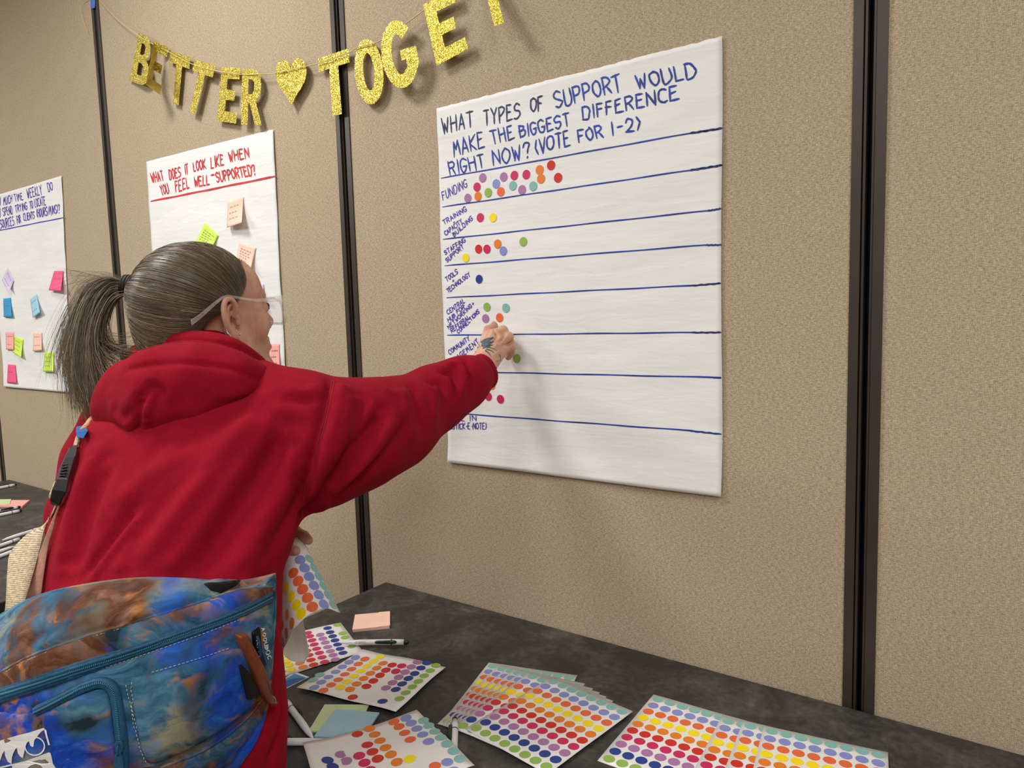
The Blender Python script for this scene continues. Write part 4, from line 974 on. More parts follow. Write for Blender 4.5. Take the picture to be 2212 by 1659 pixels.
Vr = fold(Vr, Qr, [([(1066,711),(1072,719),(1074,728)], -.0030, .0028), ([(1091,722),(1086,732),(1080,738)], -.0030, .0028), ([(1103,741),(1096,744),(1086,748)], -.0028, .0028), ([(1052,722),(1062,735),(1068,752)], .0009, .004), ([(1070,728),(1062,748)], -.0008, .004), ([(1058,735),(1066,729)], .0010, .003), ([(1062,752),(1078,742)], .0010, .003), ([(1066,768),(1084,757)], .0008, .003), ([(1074,776),(1083,768)], -.0015, .003)])
addbody(Vr, Qr); rh_bv = bvh_of(Vr, Qr)
# ---- left hand pinching the top of a dot sheet
s = SDF(W(560, 1230, 1.22)+np.array([-.06, -.09, -.03]), W(680, 1140, 1.18)+np.array([.06, .09, .03]), .0018)
pw_ = W(575, 1190, 1.248); s.add(s.cap(W(500, 1215, 1.255), pw_, .027, .023))
Kl = [W(612,1150,1.205), W(606,1166,1.228), W(603,1184,1.238), W(602,1200,1.236)]
for i in range(4): s.add(s.cap(pw_+(Kl[i]-pw_)*.25, Kl[i], .0155, .0115), .012)
s.chain([(Kl[0], .0108), (W(638,1148,1.192), .0092), (W(656,1158,1.185), .0084), (W(666,1167,1.182), .0078)], .004, .006)
s.chain([(Kl[1], .0110), (W(628,1170,1.212), .0092), (W(636,1178,1.200), .0084), (W(636,1184,1.192), .0078)], .004, .006)
s.chain([(Kl[2], .0108), (W(620,1194,1.224), .0090), (W(618,1202,1.212), .0082), (W(610,1204,1.207), .0076)], .004, .006)
s.chain([(Kl[3], .0098), (W(612,1212,1.226), .0080), (W(607,1217,1.216), .0072), (W(600,1217,1.212), .0068)], .004, .006)
s.chain([(W(585,1196,1.225), .0140), (W(603,1190,1.180), .0115), (W(622,1187,1.160), .0098), (W(638,1190,1.152), .0082)], .005, .010)
Vl, Ql = s.mesh(); addbody(relax(Vl, Ql, 1, .4), Ql)
# ---- trunk and arms under the clothes, one low-resolution surface
s = SDF((-1.5, -1.0, .70), (-.62, -.10, 1.38), .011)
s.add(s.cap(NB-UP*.04, W(350, 1300, 1.03), .085, .10)); s.add(s.cap(NB, HW_((0, -.05, -.17)), .055, .055), .04)
s.chain([(W(650,900,1.13), .04), (W(790,930,1.19), .042), (W(940,860,1.31), .033), (W(1030,805,1.378), .026)], .03, .06)
s.chain([(W(262,925,1.24), .038), (W(180,1110,1.21), .038), (W(175,1230,1.19), .036), (W(300,1262,1.25), .034), (W(560,1200,1.25), .025)], .03, .06)
s.add(s.cap(W(350, 1300, 1.03), W(350, 1640, .99), .10, .11), .05)
Vt, Qt = s.mesh(); addbody(Vt, Qt)
body = put(new_obj('body', np.vstack(BV), np.vstack(BQ), MT['skin'], smooth=True), person); body['label'] = 'bare skin of face, neck and hands'
# ---- trousers and shoes (below the frame)
hc = np.array([sec[0, 1], sec[0, 2], .76])
s = SDF(hc+np.array([-.28, -.26, -.73]), hc+np.array([.28, .26, .02]), .011)
Lh, Rh = hc-LAT*.085, hc+LAT*.085
for a, sg in ((Lh, -1), (Rh, 1)):
    s.add(s.ell(hc, (.165, .125, .12), None), .05) if sg < 0 else None
    s.chain([(a+[0, 0, -.02], .09), (a+LAT*sg*.01+FWD*.01+UP*-.34, .06), (a+LAT*sg*.02-FWD*.02-UP*.66, .052)], .03, .05)
Vp, Qp = s.mesh(); put(new_obj('trousers', Vp, Qp, MT['denim'], smooth=True), person)
for a, sg in ((Lh, -1), (Rh, 1)):
    b = a+LAT*sg*.02-FWD*.02; b[2] = 0
    s = SDF(b+np.array([-.22, -.22, .0]), b+np.array([.22, .22, .14]), .006)
    s.add(s.cap(b-FWD*.05+UP*.035, b+FWD*.12+UP*.03, .036, .034)); s.add(s.cap(b+UP*.08, b+UP*.04, .045, .038), .03); s.cut(.003-s.Z+0*s.X+0*s.Y)
    Vp, Qp = s.mesh(); put(new_obj('shoe', Vp, Qp, MT['shoe'], smooth=True), person)
# ---- tattoo on the back of the hand
tat = [([(1038,739),(1046,737),(1054,734),(1066,729)], [.003, .011, .009, .002]), ([(1040,747),(1048,744),(1058,741),(1067,737)], [.004, .010, .006, .001]), ([(1042,741),(1048,743)], [.008, .010]), ([(1043,751),(1053,748),(1066,745)], [.007, .005, .001]), ([(1048,757),(1056,763),(1061,770)], [.003, .0022, .0006]),
       ([(1050,754),(1060,757),(1068,763)], [.003, .002, .0006]), ([(1052,750),(1062,752),(1070,755)], [.0025, .0018, .0006]), ([(1056,745),(1066,745)], [.002, .0006]), ([(1072,744),(1074,745)], .0012), ([(1071,756),(1073,757)], .0012), ([(1068,731),(1069,733)], .0014),
       ([(1024,745),(1028,741),(1034,744),(1036,749),(1030,750),(1026,747)], .0011), ([(1020,751),(1026,749),(1033,752)], .0011), ([(1020,756),(1024,754),(1028,757)], .0013), ([(1020,760),(1024,758),(1028,761)], .0013), ([(1040,744),(1045,742),(1050,744)], .0022),
       ([(1078,765),(1081,772),(1080,780)], .0014), ([(1071,779),(1074,781),(1077,778)], .0010)]
parts = [surf_ribbon(rh_bv, p, w_, .0004, 5) for p, w_ in tat]
tt = new_obj('tattoo', *merge(parts), MT['tattoo']); put(tt, person); tt['label'] = 'dark blue-black tattoo on the back of the hand'
# ---- eyes, brows
for sx in (-1, 1):
    P = [HW_((sx*x, y, z)) for x, y, z in ((.016, .0965, .028), (.028, .096, .034), (.042, .087, .033), (.050, .078, .027))]
    put(new_obj('eyebrow', *tube(catmull(P, 4), [.0012]+[.0020]*11+[.0008], 6), MT['hair'], smooth=True), person)
    P = [HW_((sx*x, y, z)) for x, y, z in ((.022, .0955, .007), (.033, .0975, .011), (.044, .0925, .007))]
    put(new_obj('eyelashes', *tube(catmull(P, 4), .0009, 5), MT['black'], smooth=True), person)
    V, Fc = tube([HW_((sx*.033, .0952, .0048)), HW_((sx*.033, .0961, .0048))], .0052, 16); put(new_obj('iris', V, Fc, plain('grey_iris', (70, 90, 96), .2)), person)
# ---- ear studs
for (y, z) in ((-.006, -.037), (.002, -.027)): 
    p = HW_((.0815, y, z)); put(new_obj('ear_stud', *tube([p, p+lath*.002], .0018, 8), MT['silver'], smooth=True), person)
cr = [HW_(p) for p in ((.083, -.020, -.016), (.0865, -.022, -.020), (.086, -.019, -.026), (.080, -.012, -.031), (.079, -.0085, -.034))]
put(new_obj('ear_cuff', *merge([tube([p, p+lath*.0022+UP*.001], .0017, 8) for p in catmull(cr, 3)]), MT['silver'], smooth=True), person)
# ------------------------------------------------------------------ hair
TIE = W(284, 620, 1.215)
tl_ = toH(TIE)
s = SDF((-.11, -.15, -.12), (.11, .12, .155), .003)
s.add(s.ell((0, -.018, .045), (.083, .102, .088))); s.add(s.ell((0, -.068, -.012), (.062, .056, .070)), .03)
s.add(s.cap((0, -.09, .04), tl_*.97, .022, .013), .03)
HLx, HLy = [-.12, -.05, -.02, .004, .026, .05, .08, .11, .14], [-.088, -.074, -.060, -.038, .018, .044, .066, .082, .094]
hl = np.interp(s.Z.ravel(), HLx, HLy).astype(np.float32)[None, None, :]
s.cut((s.Y-hl-.012*np.cos(np.clip(s.X/.08, -1, 1)*1.57))*.75, .010)
Vs, Qs = s.mesh(); Vs = relax(Vs, Qs, 2); Vs = HO+(Vs*HS)@HB.T
hair = put(new_obj('hair', Vs, Qs, MT['hair'], smooth=True), person); hair['label'] = 'grey-brown hair pulled back'
def set_tone(o, arr):
    a = o.data.attributes.new('tone', 'FLOAT', 'POINT'); a.data.foreach_set('value', np.asarray(arr, np.float32))
Lc = (Vs-HO)@HB
set_tone(hair, .28+.12*rng.random(len(Vs)))
hair_bv = bvh_of(Vs, Qs)
def strands(name, P, r0, tone, parent, taper=.35, root=1):        # P: n x m x 3 paths -> one mesh of thin 3-sided tubes
    n, m, _ = P.shape; T = np.gradient(P, axis=1); T /= (np.linalg.norm(T, axis=2)[..., None]+1e-9)
    ref = rng.normal(size=(n, 1, 3)); N1 = np.cross(T, ref); N1 /= (np.linalg.norm(N1, axis=2)[..., None]+1e-9); N2 = np.cross(T, N1)
    rr = (r0*np.linspace(1, taper, m))[None, :, None] if np.ndim(r0) == 0 else r0[:, None, None]*np.linspace(1, taper, m)[None, :, None]
    rr = rr*np.concatenate([[root, (1+root)/2], np.ones(m-2)])[None, :, None]
    V = np.stack([P+rr*(N1*math.cos(a)+N2*math.sin(a)) for a in (0, 2.094, 4.189)], 2).reshape(-1, 3)
    i = np.arange(n)[:, None, None]*m*3; j = np.arange(m-1)[None, :, None]*3; k = np.arange(3)[None, None, :]; k2 = (k+1) % 3
    Q = np.stack([i+j+k, i+j+k2, i+j+3+k2, i+j+3+k], -1).reshape(-1, 4)
    o = new_obj(name, V, Q, MT['hair'], smooth=True); put(o, person); o.parent = parent; o.location = (0, 0, 0)
    tn = np.repeat(tone, m*3)+.0; set_tone(o, np.clip(tn, 0, 1)); o['kind'] = 'stuff'; return o
# combed strands from the hairline to the tie
def tones(n): 
    t = .47+.14*rng.normal(size=n); g = rng.random(n); t = np.where(g > .88, .74+.13*rng.normal(size=n), t); return np.clip(t, .02, 1)
C0 = HO+HB@(np.array([0, -.02, .035])); m = 13; paths = []; tn = []
dt = unit(TIE-C0)
def shell(dirv, lift):
    h, nn, _, _ = hair_bv.ray_cast(Vector(C0+dirv*.30), Vector(-dirv)); h2, n2, _, _ = head_bv.ray_cast(Vector(C0+dirv*.30), Vector(-dirv))
    if h2 is not None and toH(np.array(h2))[2] > .05 and (h is None or (h2-Vector(C0)).length > (h-Vector(C0)).length): h, nn = h2, n2; lift = lift*.3
    if h is None: return C0+dirv*.1
    nn = np.array(nn); return np.array(h)+dirv*lift
N_H = 6200
while len(paths) < N_H:
    ph_ = rnd.uniform(-PI, PI); hz = rnd.random()
    # a point on the hairline: side angle around the tie axis
    z = rnd.uniform(-.085, .135); sx = -1 if rnd.random() < .35 else 1
    hy = np.interp(z, HLx, HLy)-.002; xx = .083*math.sqrt(max(0, 1-((z-.045)/.09)**2))*(1 if z < .1 else rnd.random())
    if z > .085: xx *= rnd.random()
    d0 = unit((HO+HB@np.array([sx*xx, hy, z]))-C0)
    st = rnd.random()**1.6*.75 if z < .045 or rnd.random() < .8 else -.14*rnd.random()**2
    ang = math.acos(np.clip(d0@dt, -1, 1)); 
    if ang < .2: continue
    P = []
    wob = rnd.gauss(0, .03); lift = rnd.uniform(.0002, .0026)
    side = unit(np.cross(d0, dt))
    for k in range(m):
        t = st+(1-st)*k/(m-1); d = (math.sin((1-t)*ang)*d0+math.sin(t*ang)*dt)/math.sin(ang)
        d = unit(d+side*wob*math.sin(PI*t)); P.append(shell(d, lift*(1-t*.5)+.0006*math.sin(k+wob*90)))
    P[-1] = TIE+(P[-1]-TIE)*.25
    paths.append(P)
P = np.array(paths)
# smooth
P[:, 1:-1] = (P[:, :-2]+2*P[:, 1:-1]+P[:, 2:])/4
strands('hair_strands', P, .00042, tones(len(P)), hair, .9, .12)
# fly-away hairs near the temple and nape
fl = []
for a in [((.076,.040,.040),(.082,.040,.0),(.080,.034,-.04),(.076,.026,-.075)),
          ((.078,.03,.03),(.082,.032,.0),(.080,.028,-.03),(.078,.022,-.05)), ((.05,-.09,-.03),(.06,-.10,-.05),(.05,-.11,-.07),(.04,-.11,-.09))]:
    for k in range(3):
        j = rng.normal(0, .0035, 3); fl.append(catmull([HW_(np.array(p)+j*(.4+.4*i)) for i, p in enumerate(a)], 5)[:15])
strands('loose_wisps', np.array(fl), .00016, np.clip(.95+.1*rng.normal(size=len(fl)), 0, 1), hair, .5)
# ponytail
dT = 1.215
guides = [[(282,614,dT),(236,601,dT-.005),(190,618,1.20),(158,680,1.19),(136,750,1.18),(138,800,1.175)],
 [(280,619,dT),(232,610,dT),(188,645,1.195),(166,720,1.185),(160,800,1.175),(176,870,1.17)],
 [(280,622,dT),(234,618,dT),(196,660,1.19),(178,740,1.18),(178,830,1.17),(188,898,1.165)],
 [(280,626,dT),(238,630,dT),(208,680,1.185),(194,750,1.175),(200,820,1.165),(216,876,1.16)],
 [(281,629,dT),(240,639,dT),(211,686,1.19),(202,745,1.18),(222,800,1.165),(240,830,1.155)],
 [(282,631,dT),(243,646,dT),(218,694,1.20),(216,742,1.195),(250,768,1.185),(292,768,1.175)],
 [(283,633,dT),(247,650,dT),(224,696,1.205),(228,738,1.20),(262,750,1.195),(310,752,1.185)]]
GP = [catmull([W(*p) for p in g], 4) for g in guides]; m = len(GP[0])
clump = rng.normal(0, .013, (46, 3)); wts = [1.2, 1.6, 1.5, .8, .40, .45]; cum = np.cumsum(wts)/sum(wts); paths = []
for _ in range(2700):
    i = int(np.searchsorted(cum, rnd.random())); t = rnd.random(); base = GP[i]*(1-t)+GP[i+1]*t
    sN = np.linspace(0, 1, m)[:, None]; rad = .0045+.0185*np.sin(np.clip(sN*1.2, 0, 1)*1.57)
    o1, o2, o3 = rng.normal(0, .5, 3); vdir = unit(ray(200, 720)); hd_ = RC[:, 0]
    jit = (vdir*o1*1.3+hd_*o2*.42)*rad
    end = clump[rnd.randrange(len(clump))]*(sN**1.6)+rng.normal(0, .005, 3)*(sN**2.0); cut_ = 1-.30*rnd.random()**2
    Pp_ = base+jit+end+hd_*.002*np.sin(sN*9+o3*5)*sN
    x = np.linspace(0, (m-1)*cut_, m); i0 = np.minimum(x.astype(int), m-2); fr = (x-i0)[:, None]
    paths.append(Pp_[i0]*(1-fr)+Pp_[i0+1]*fr)
pt = strands('ponytail', np.array(paths), .00050, np.clip(tones(len(paths))+.06, 0, 1), hair, .3); pt['label'] = 'ponytail curving out and down'; 
fl = []
for _ in range(90):
    g = GP[rnd.choice([0, 0, 1, 2, 3])]; o1 = rng.normal(0, 1, 3); sN = np.linspace(0, 1, m)[:, None]; fl.append(g+o1*.020*sN**1.3+rng.normal(0, 1, 3)*.006*np.sin(sN*4))
for _ in range(26):
    g = W(282+rnd.uniform(-5, 5), 615, 1.21); h2 = W(200+rnd.uniform(-40, 20), 598+rnd.uniform(-14, 14), 1.2); g3 = W(110+rnd.uniform(-10, 50), 600+rnd.uniform(-30, 30), 1.2)
    fl.append(catmull([g, h2, g3], (m-1)//2)[:m])
mm = min(len(x) for x in fl); strands('loose_wisps', np.array([x[:mm] for x in fl]), .00022, np.full(len(fl), .5), hair, .4)
# hair tie
ta = unit(W(232, 612, dT)-TIE); pth = []
N1 = unit(np.cross(ta, UP)); N2 = np.cross(ta, N1); parts = []
for q, rr in ((-.005, .0130), (.0, .0142), (.005, .0140), (.010, .0132)):
    c = TIE+ta*(q+.002); ringq = [c+(N1*math.cos(a)+N2*math.sin(a)*1.25)*rr for a in np.linspace(0, 2*PI, 25)]; parts.append(tube(ringq, .0031, 8, False))
o = put(new_obj('hair_tie', *merge(parts), MT['black'], smooth=True), person); o['label'] = 'black elastic hair tie'

# ------------------------------------------------------------------ spectacles
gl = empty('eyeglasses', HW_((0, .1, .01))); tag(gl, 'clear acrylic framed eyeglasses worn by the woman', 'glasses')
def bar(P, wv, tv, wd, th):                               # rectangular bar; wv/tv = width and thickness directions
    V = []
    for i, p in enumerate(P):
        a = wd[i] if np.ndim(wd) else wd
        V += [p+wv*a/2+tv*th/2, p-wv*a/2+tv*th/2, p-wv*a/2-tv*th/2, p+wv*a/2-tv*th/2]
    n = len(P); Fc = [(i*4+k, i*4+(k+1) % 4, (i+1)*4+(k+1) % 4, (i+1)*4+k) for i in range(n-1) for k in range(4)]+[(3, 2, 1, 0), tuple((n-1)*4+k for k in range(4))]
    return V, Fc
for sx in (1, -1):
    pl = [(sx*.0720, .103, .018), (sx*.0775, .085, .019), (sx*.080, .045, .0235), (sx*.083, .012, .033), (sx*.0845, -.010, .0385), (sx*.0875, -.030, .032), (sx*.0905, -.062, .016), (sx*.0905, -.080, .008)]
    P = catmull([HW_(p) for p in pl], 5); n = len(P)
    o = put(new_obj('temple_arm', *bar(P, uH, lath, np.interp(np.linspace(0, 1, n), [0, .12, .3, .6, .8, 1], [.013, .009, .0050, .0045, .0065, .0085]), .0032), MT['clear']), gl); bevel(o, .0012, 2)
    cx_ = sx*.0355; ringq = []
    for a in np.linspace(0, 2*PI, 41)[:-1]:
        ex = math.copysign(abs(math.cos(a))**.62, math.cos(a))*.0305; ez = math.copysign(abs(math.sin(a))**.62, math.sin(a))*.0235
        y = .1085-.05*max(0, abs(cx_+ex)-.02)**1.2*3; ringq.append(HW_((cx_+ex, y, -.004+ez-.0015*(sx*ex > .01))))
    R_ = np.array(ringq); c = R_.mean(0); V = []; n = len(R_)
    for i in range(n):
        out = unit(R_[i]-c); nn = fH
        for a, b in ((-.0024, .0028), (.0024, .0028), (.0024, -.0028), (-.0024, -.0028)): V.append(R_[i]+out*a+nn*b)
    Fc = [(i*4+k, i*4+(k+1) % 4, ((i+1) % n)*4+(k+1) % 4, ((i+1) % n)*4+k) for i in range(n) for k in range(4)]
    o = put(new_obj('rim', V, Fc, MT['clear'], smooth=False), gl)
    V = [c+fH*.0004]+list(R_)+[c-fH*.0008]+list(R_-fH*.0012)
    Fc = [(0, i+1, (i+1) % n+1) for i in range(n)]+[(n+1, n+2+(i+1) % n, n+2+i) for i in range(n)]+[(i+1, n+2+i, n+2+(i+1) % n, (i+1) % n+1) for i in range(n)]
    put(new_obj('lens', V, Fc, MT['lens']), gl)
P = [HW_(p) for p in ((-.008, .1085, .004), (0, .111, .007), (.008, .1085, .004))]
put(new_obj('bridge', *bar(catmull(P, 4), uH, fH, .006, .004), MT['clear']), gl)

# ------------------------------------------------------------------ shoulder bag worn across the back
bag = empty('sling_bag', W(300, 1450, .80)); tag(bag, 'blue and brown tie-dye canvas sling bag with zip pockets, worn across the lower back', 'bag')
top = catmull([(-90,1372),(0,1326),(50,1298),(110,1276),(200,1258),(300,1247),(400,1248),(480,1254),(540,1250),(596,1237)], 8)
bot = catmull([(-120,1960),(60,1930),(200,1880),(330,1800),(430,1730),(520,1655)], 8)
lf_ = catmull([(-90,1372),(-150,1500),(-170,1700),(-120,1960)], 8); rg = catmull([(596,1237),(598,1310),(592,1400),(585,1500),(560,1590),(520,1655)], 8)
def samp(C_, t): x = t*(len(C_)-1); i = min(int(x), len(C_)-2); return C_[i]*(1-(x-i))+C_[i+1]*(x-i)
FWc = RC@np.array([0, 0, -1]); nu, nv = 110, 90; Fv = []; Bk = []
for j in range(nv+1):
    for i in range(nu+1):
        u, v = i/nu, j/nv; T_, B_, L_, R_ = samp(top, u), samp(bot, u), samp(lf_, v), samp(rg, v)
        q = T_*(1-v)+B_*v+L_*(1-u)+R_*u-(top[0]*(1-u)*(1-v)+top[-1]*u*(1-v)+bot[0]*(1-u)*v+bot[-1]*u*v)
        base = .905*(1-u)+.955*u-.085*math.sin(PI*min(1, u*1.02))
        rim = min(u, 1-u, v*.8, (1-v)*.8); pil = math.sqrt(max(0, 1-(1-min(rim/.16, 1))**2))
        d = base-.050*pil-.022*math.sin(PI*v)
        # soft dents and sag
        d += .0035*math.sin(u*11+v*5)*pil+.0025*math.sin(u*23-v*13+1)*pil
        bk_ = base+.008*pil+.001; hs_, _n = hit(hood_bv, q[0], q[1])
        if hs_ is not None: bk_ = min(bk_, (hs_-CAM)@FWc-.003)
        Bk.append((q, bk_)); Fv.append((q, d))
sh = np.array([f_[1]-b_[1] for f_, b_ in zip(Fv, Bk)]); bd = np.array([b_[1] for b_ in Bk]).reshape(nv+1, nu+1)
for _ in range(12):
    p_ = np.pad(bd, 1, 'edge'); bd = np.minimum(bd, (p_[:-2, 1:-1]+p_[2:, 1:-1]+p_[1:-1, :-2]+p_[1:-1, 2:])/4+.002)
bd = bd.ravel(); fd = np.minimum(np.array([f_[1] for f_ in Fv]), bd-.003)
A = np.array([W(f_[0][0], f_[0][1], d_) for f_, d_ in zip(Fv, fd)]); Bb = np.array([W(b_[0][0], b_[0][1], d_) for b_, d_ in zip(Bk, bd)]); n1 = (nu+1)*(nv+1)
idx = lambda i, j: j*(nu+1)+i
Fq = [(idx(i, j), idx(i, j+1), idx(i+1, j+1), idx(i+1, j)) for j in range(nv) for i in range(nu)]
Vb = A.copy(); Qb = np.array(Fq)
bfold = [([(-60,1470),(60,1420),(180,1375),(300,1340),(420,1305),(520,1272),(594,1255)], -.0035, .004),
 ([(-40,1545),(100,1492),(250,1432),(400,1372),(520,1328),(588,1296)], -.003, .006),
 ([(0,1340),(60,1330),(110,1300)], -.004, .008), ([(100,1400),(60,1440)], .004, .01), ([(470,1275),(510,1262),(560,1252)], -.007, .007), ([(450,1262),(500,1256),(545,1258)], .005, .007),
 ([(282,1470),(290,1540),(305,1620),(330,1648),(420,1620),(500,1570),(560,1515)], -.004, .005),
 ([(200,1520),(140,1570),(120,1640)], .004, .014), ([(350,1500),(400,1560),(380,1620)], .004, .016), ([(430,1420),(470,1500),(440,1580)], -.003, .012), ([(560,1340),(575,1420),(570,1500)], .004, .01),
 ([(200,1290),(190,1330),(160,1360)], .003, .01), ([(330,1270),(320,1310)], -.003, .01), ([(40,1400),(90,1370),(100,1330)], -.004, .008)]
Vb = fold(Vb, Qb, bfold)
Vall = np.vstack([Vb, Bb]); Q2 = Qb[:, ::-1]+n1; rimq = []
for i in range(nu): rimq += [(idx(i, 0), idx(i+1, 0), idx(i+1, 0)+n1, idx(i, 0)+n1), (idx(i+1, nv), idx(i, nv), idx(i, nv)+n1, idx(i+1, nv)+n1)]
for j in range(nv): rimq += [(idx(0, j+1), idx(0, j), idx(0, j)+n1, idx(0, j+1)+n1), (idx(nu, j), idx(nu, j+1), idx(nu, j+1)+n1, idx(nu, j)+n1)]
bo = put(new_obj('bag_body', Vall, np.vstack([Qb, Q2, np.array(rimq)]), MT['bag'], smooth=True), bag)
bag_bv = bvh_of(Vb, Qb)
def bp(name, vf, mat, parent=None, smooth=True):
    o = put(new_obj(name, *vf, mat, smooth=smooth), bag)
    if parent: o.parent = parent; o.location = (0, 0, 0)
    return o
def hit_or_near(bv, px, py, lift=0, d=.93):
    h, n = hit(bv, px, py, lift)
    if h is None:
        q = W(px, py, d); l_, nn, _, _ = bv.find_nearest(Vector(q)); nn = np.array(nn); nn = nn if nn@(CAM-q) > 0 else -nn; h, n = np.array(l_)+nn*lift, nn
    return h, n
def panel_on(bv, outline, th, inset=.0025):               # a raised fabric panel following the surface
    pts = np.array(outline, float); c = pts.mean(0); rings = []
    for k, (sc_, hgt) in enumerate(((1, 0), (.995, th), (.93, th+.0012), (.7, th+.0022), (.4, th+.003), (.1, th+.0034))):
        R_ = []
        for p in pts:
            h, n = hit_or_near(bv, *(c+(p-c)*sc_))
            R_.append(h+n*(hgt+.0004))
        rings.append(R_)
    V = [p for r_ in rings for p in r_]; n = len(pts); Fc = [(k*n+i, k*n+(i+1) % n, (k+1)*n+(i+1) % n, (k+1)*n+i) for k in range(len(rings)-1) for i in range(n)]
    Fc.append(tuple((len(rings)-1)*n+i for i in range(n))); return V, Fc
def closed(pts, n=5): return catmull(np.array(pts, float), n, True)
def dense(pts, n=8):
    out = []; pts = [np.array(p, float) for p in pts]
    for a, b in zip(pts, pts[1:]+pts[:1]): out += [a+(b-a)*t for t in np.arange(n)/n]
    return np.array(out)
def strip(bv, A_, B_, lift=.0008, nu=60, nv=6, th=.001):
    A_ = catmull(np.array(A_, float), 10); B_ = catmull(np.array(B_, float), 10); V = []
    for j in range(nv+1):
        for i in range(nu+1):
            q = samp(A_, i/nu)*(1-j/nv)+samp(B_, i/nu)*j/nv; h, n = hit_or_near(bv, q[0], q[1], lift+th*min(1, 4*min(j/nv, 1-j/nv))); V.append(h)
    return V, [(j*(nu+1)+i, (j+1)*(nu+1)+i, (j+1)*(nu+1)+i+1, j*(nu+1)+i+1) for j in range(nv) for i in range(nu)]
bp('top_band', strip(bag_bv, [(-40,1478),(60,1421),(180,1376),(300,1341),(420,1305),(520,1274),(592,1266)], [(-40,1509),(60,1476),(150,1446),(250,1414),(350,1380),(440,1348),(520,1317),(586,1288)]), MT['bag2'])
bp('lower_panel', strip(bag_bv, [(300,1659),(340,1652),(420,1624),(500,1580),(556,1524),(584,1472)], [(300,1720),(360,1705),(440,1672),(505,1625),(555,1570),(583,1500)], .0006, 50, 6), MT['bag2'])
o = bp('opening_shade_patch', panel_on(bag_bv, dense([(440,1262),(482,1257),(520,1255),(508,1266),(478,1282),(455,1276)], 4), .0006), MT['mesh'])  # dark patch on the canvas, shade of the open fold painted as colour
# upper band edge (folded seam) and stitching
sew1 = [(-40,1478),(60,1421),(180,1376),(300,1341),(420,1305),(520,1274),(592,1268)]
bp('band_seam', surf_ribbon(bag_bv, sew1, .0030, .0002, 8, .0016), MT['bag'])
bp('stitching', stitches(bag_bv, [(x, y+6) for x, y in sew1]), MT['stitch'])
zl = [(-30,1512),(60,1482),(150,1452),(250,1420),(350,1386),(440,1354),(520,1323),(584,1290)]
zt = bp('zip_tape', surf_ribbon(bag_bv, zl, .0165, .0006, 8, .0012), MT['zip'])
zt['label'] = 'blue main zip'
zb = bvh_of(*[np.array(x) if k == 0 else x for k, x in enumerate(surf_ribbon(bag_bv, zl, .0165, .0006, 8, .0012))])
bp('zip_fold', surf_ribbon(bag_bv, [(x, y-6) for x, y in zl], .0045, .0014, 8, .0016), MT['zip'], zt); bp('zip_fold', surf_ribbon(bag_bv, [(x, y+7) for x, y in zl], .0040, .0014, 8, .0014), MT['zip'], zt)
bp('zip_teeth', stitches(bag_bv, zl, .0019, .0011, .0044, .0022), MT['teeth'], zt)
bp('stitching', stitches(bag_bv, [(x, y+15) for x, y in zl[:-1]]), MT['stitch'])
# lower left pocket with a curved zip
lp_ = [(-20,1556),(60,1540),(120,1520),(190,1494),(225,1487),(236,1502),(246,1560),(252,1610),(256,1690),(120,1720),(-20,1740)]
r_ = panel_on(bag_bv, closed(lp_, 4), .005)
pk = bp('pocket', r_, MT['bag'])
pk_bv = bvh_of(np.array(r_[0]), r_[1][:-1])
zl2 = [(86,1532),(110,1520),(150,1500),(190,1482),(222,1474),(244,1486),(254,1520),(262,1570),(267,1610),(269,1660)]
zt2 = bp('zip_tape', surf_ribbon(bag_bv, zl2, .0115, .0012, 8, .0062), MT['zip']); zt2['label'] = 'blue pocket zip'
bp('zip_fold', surf_ribbon(bag_bv, [(x+4 if i > 4 else x, y-5 if i < 5 else y) for i, (x, y) in enumerate(zl2)], .003, .0066, 8, .0014), MT['zip'], zt2)
bp('zip_teeth', stitches(bag_bv, zl2, .0019, .0011, .0036, .0078), MT['teeth'], zt2)
bp('zip_tape', surf_ribbon(bag_bv, [(-30,1545),(10,1547),(38,1550)], .008, .001, 8, .0030), MT['zip'])
# slider and pull
h0, n0 = hit(bag_bv, 266, 1600, .010); ddn = unit(hit(bag_bv, 271, 1659, .010)[0]-h0); sd = np.cross(n0, ddn)
sl = bp('zip_slider', bar([h0-ddn*.006, h0-ddn*.003, h0+ddn*.006, h0+ddn*.008], sd, n0, [.005, .009, .008, .004], .004), MT['zip'], None, False); bevel(sl, .0008, 2)
bp('zip_pull', bar([h0+ddn*.007+n0*.003, h0+ddn*.012+n0*.003, h0+ddn*.034+n0*.002, h0+ddn*.036+n0*.002], sd, n0, [.005, .009, .010, .007], .0024), MT['zip'], sl, False)
bp('zip_pull', tube([h0+n0*.002-ddn*.002, h0+n0*.0055, h0+n0*.0055+ddn*.006, h0+n0*.003+ddn*.010], .0011, 8), MT['zip'], sl)
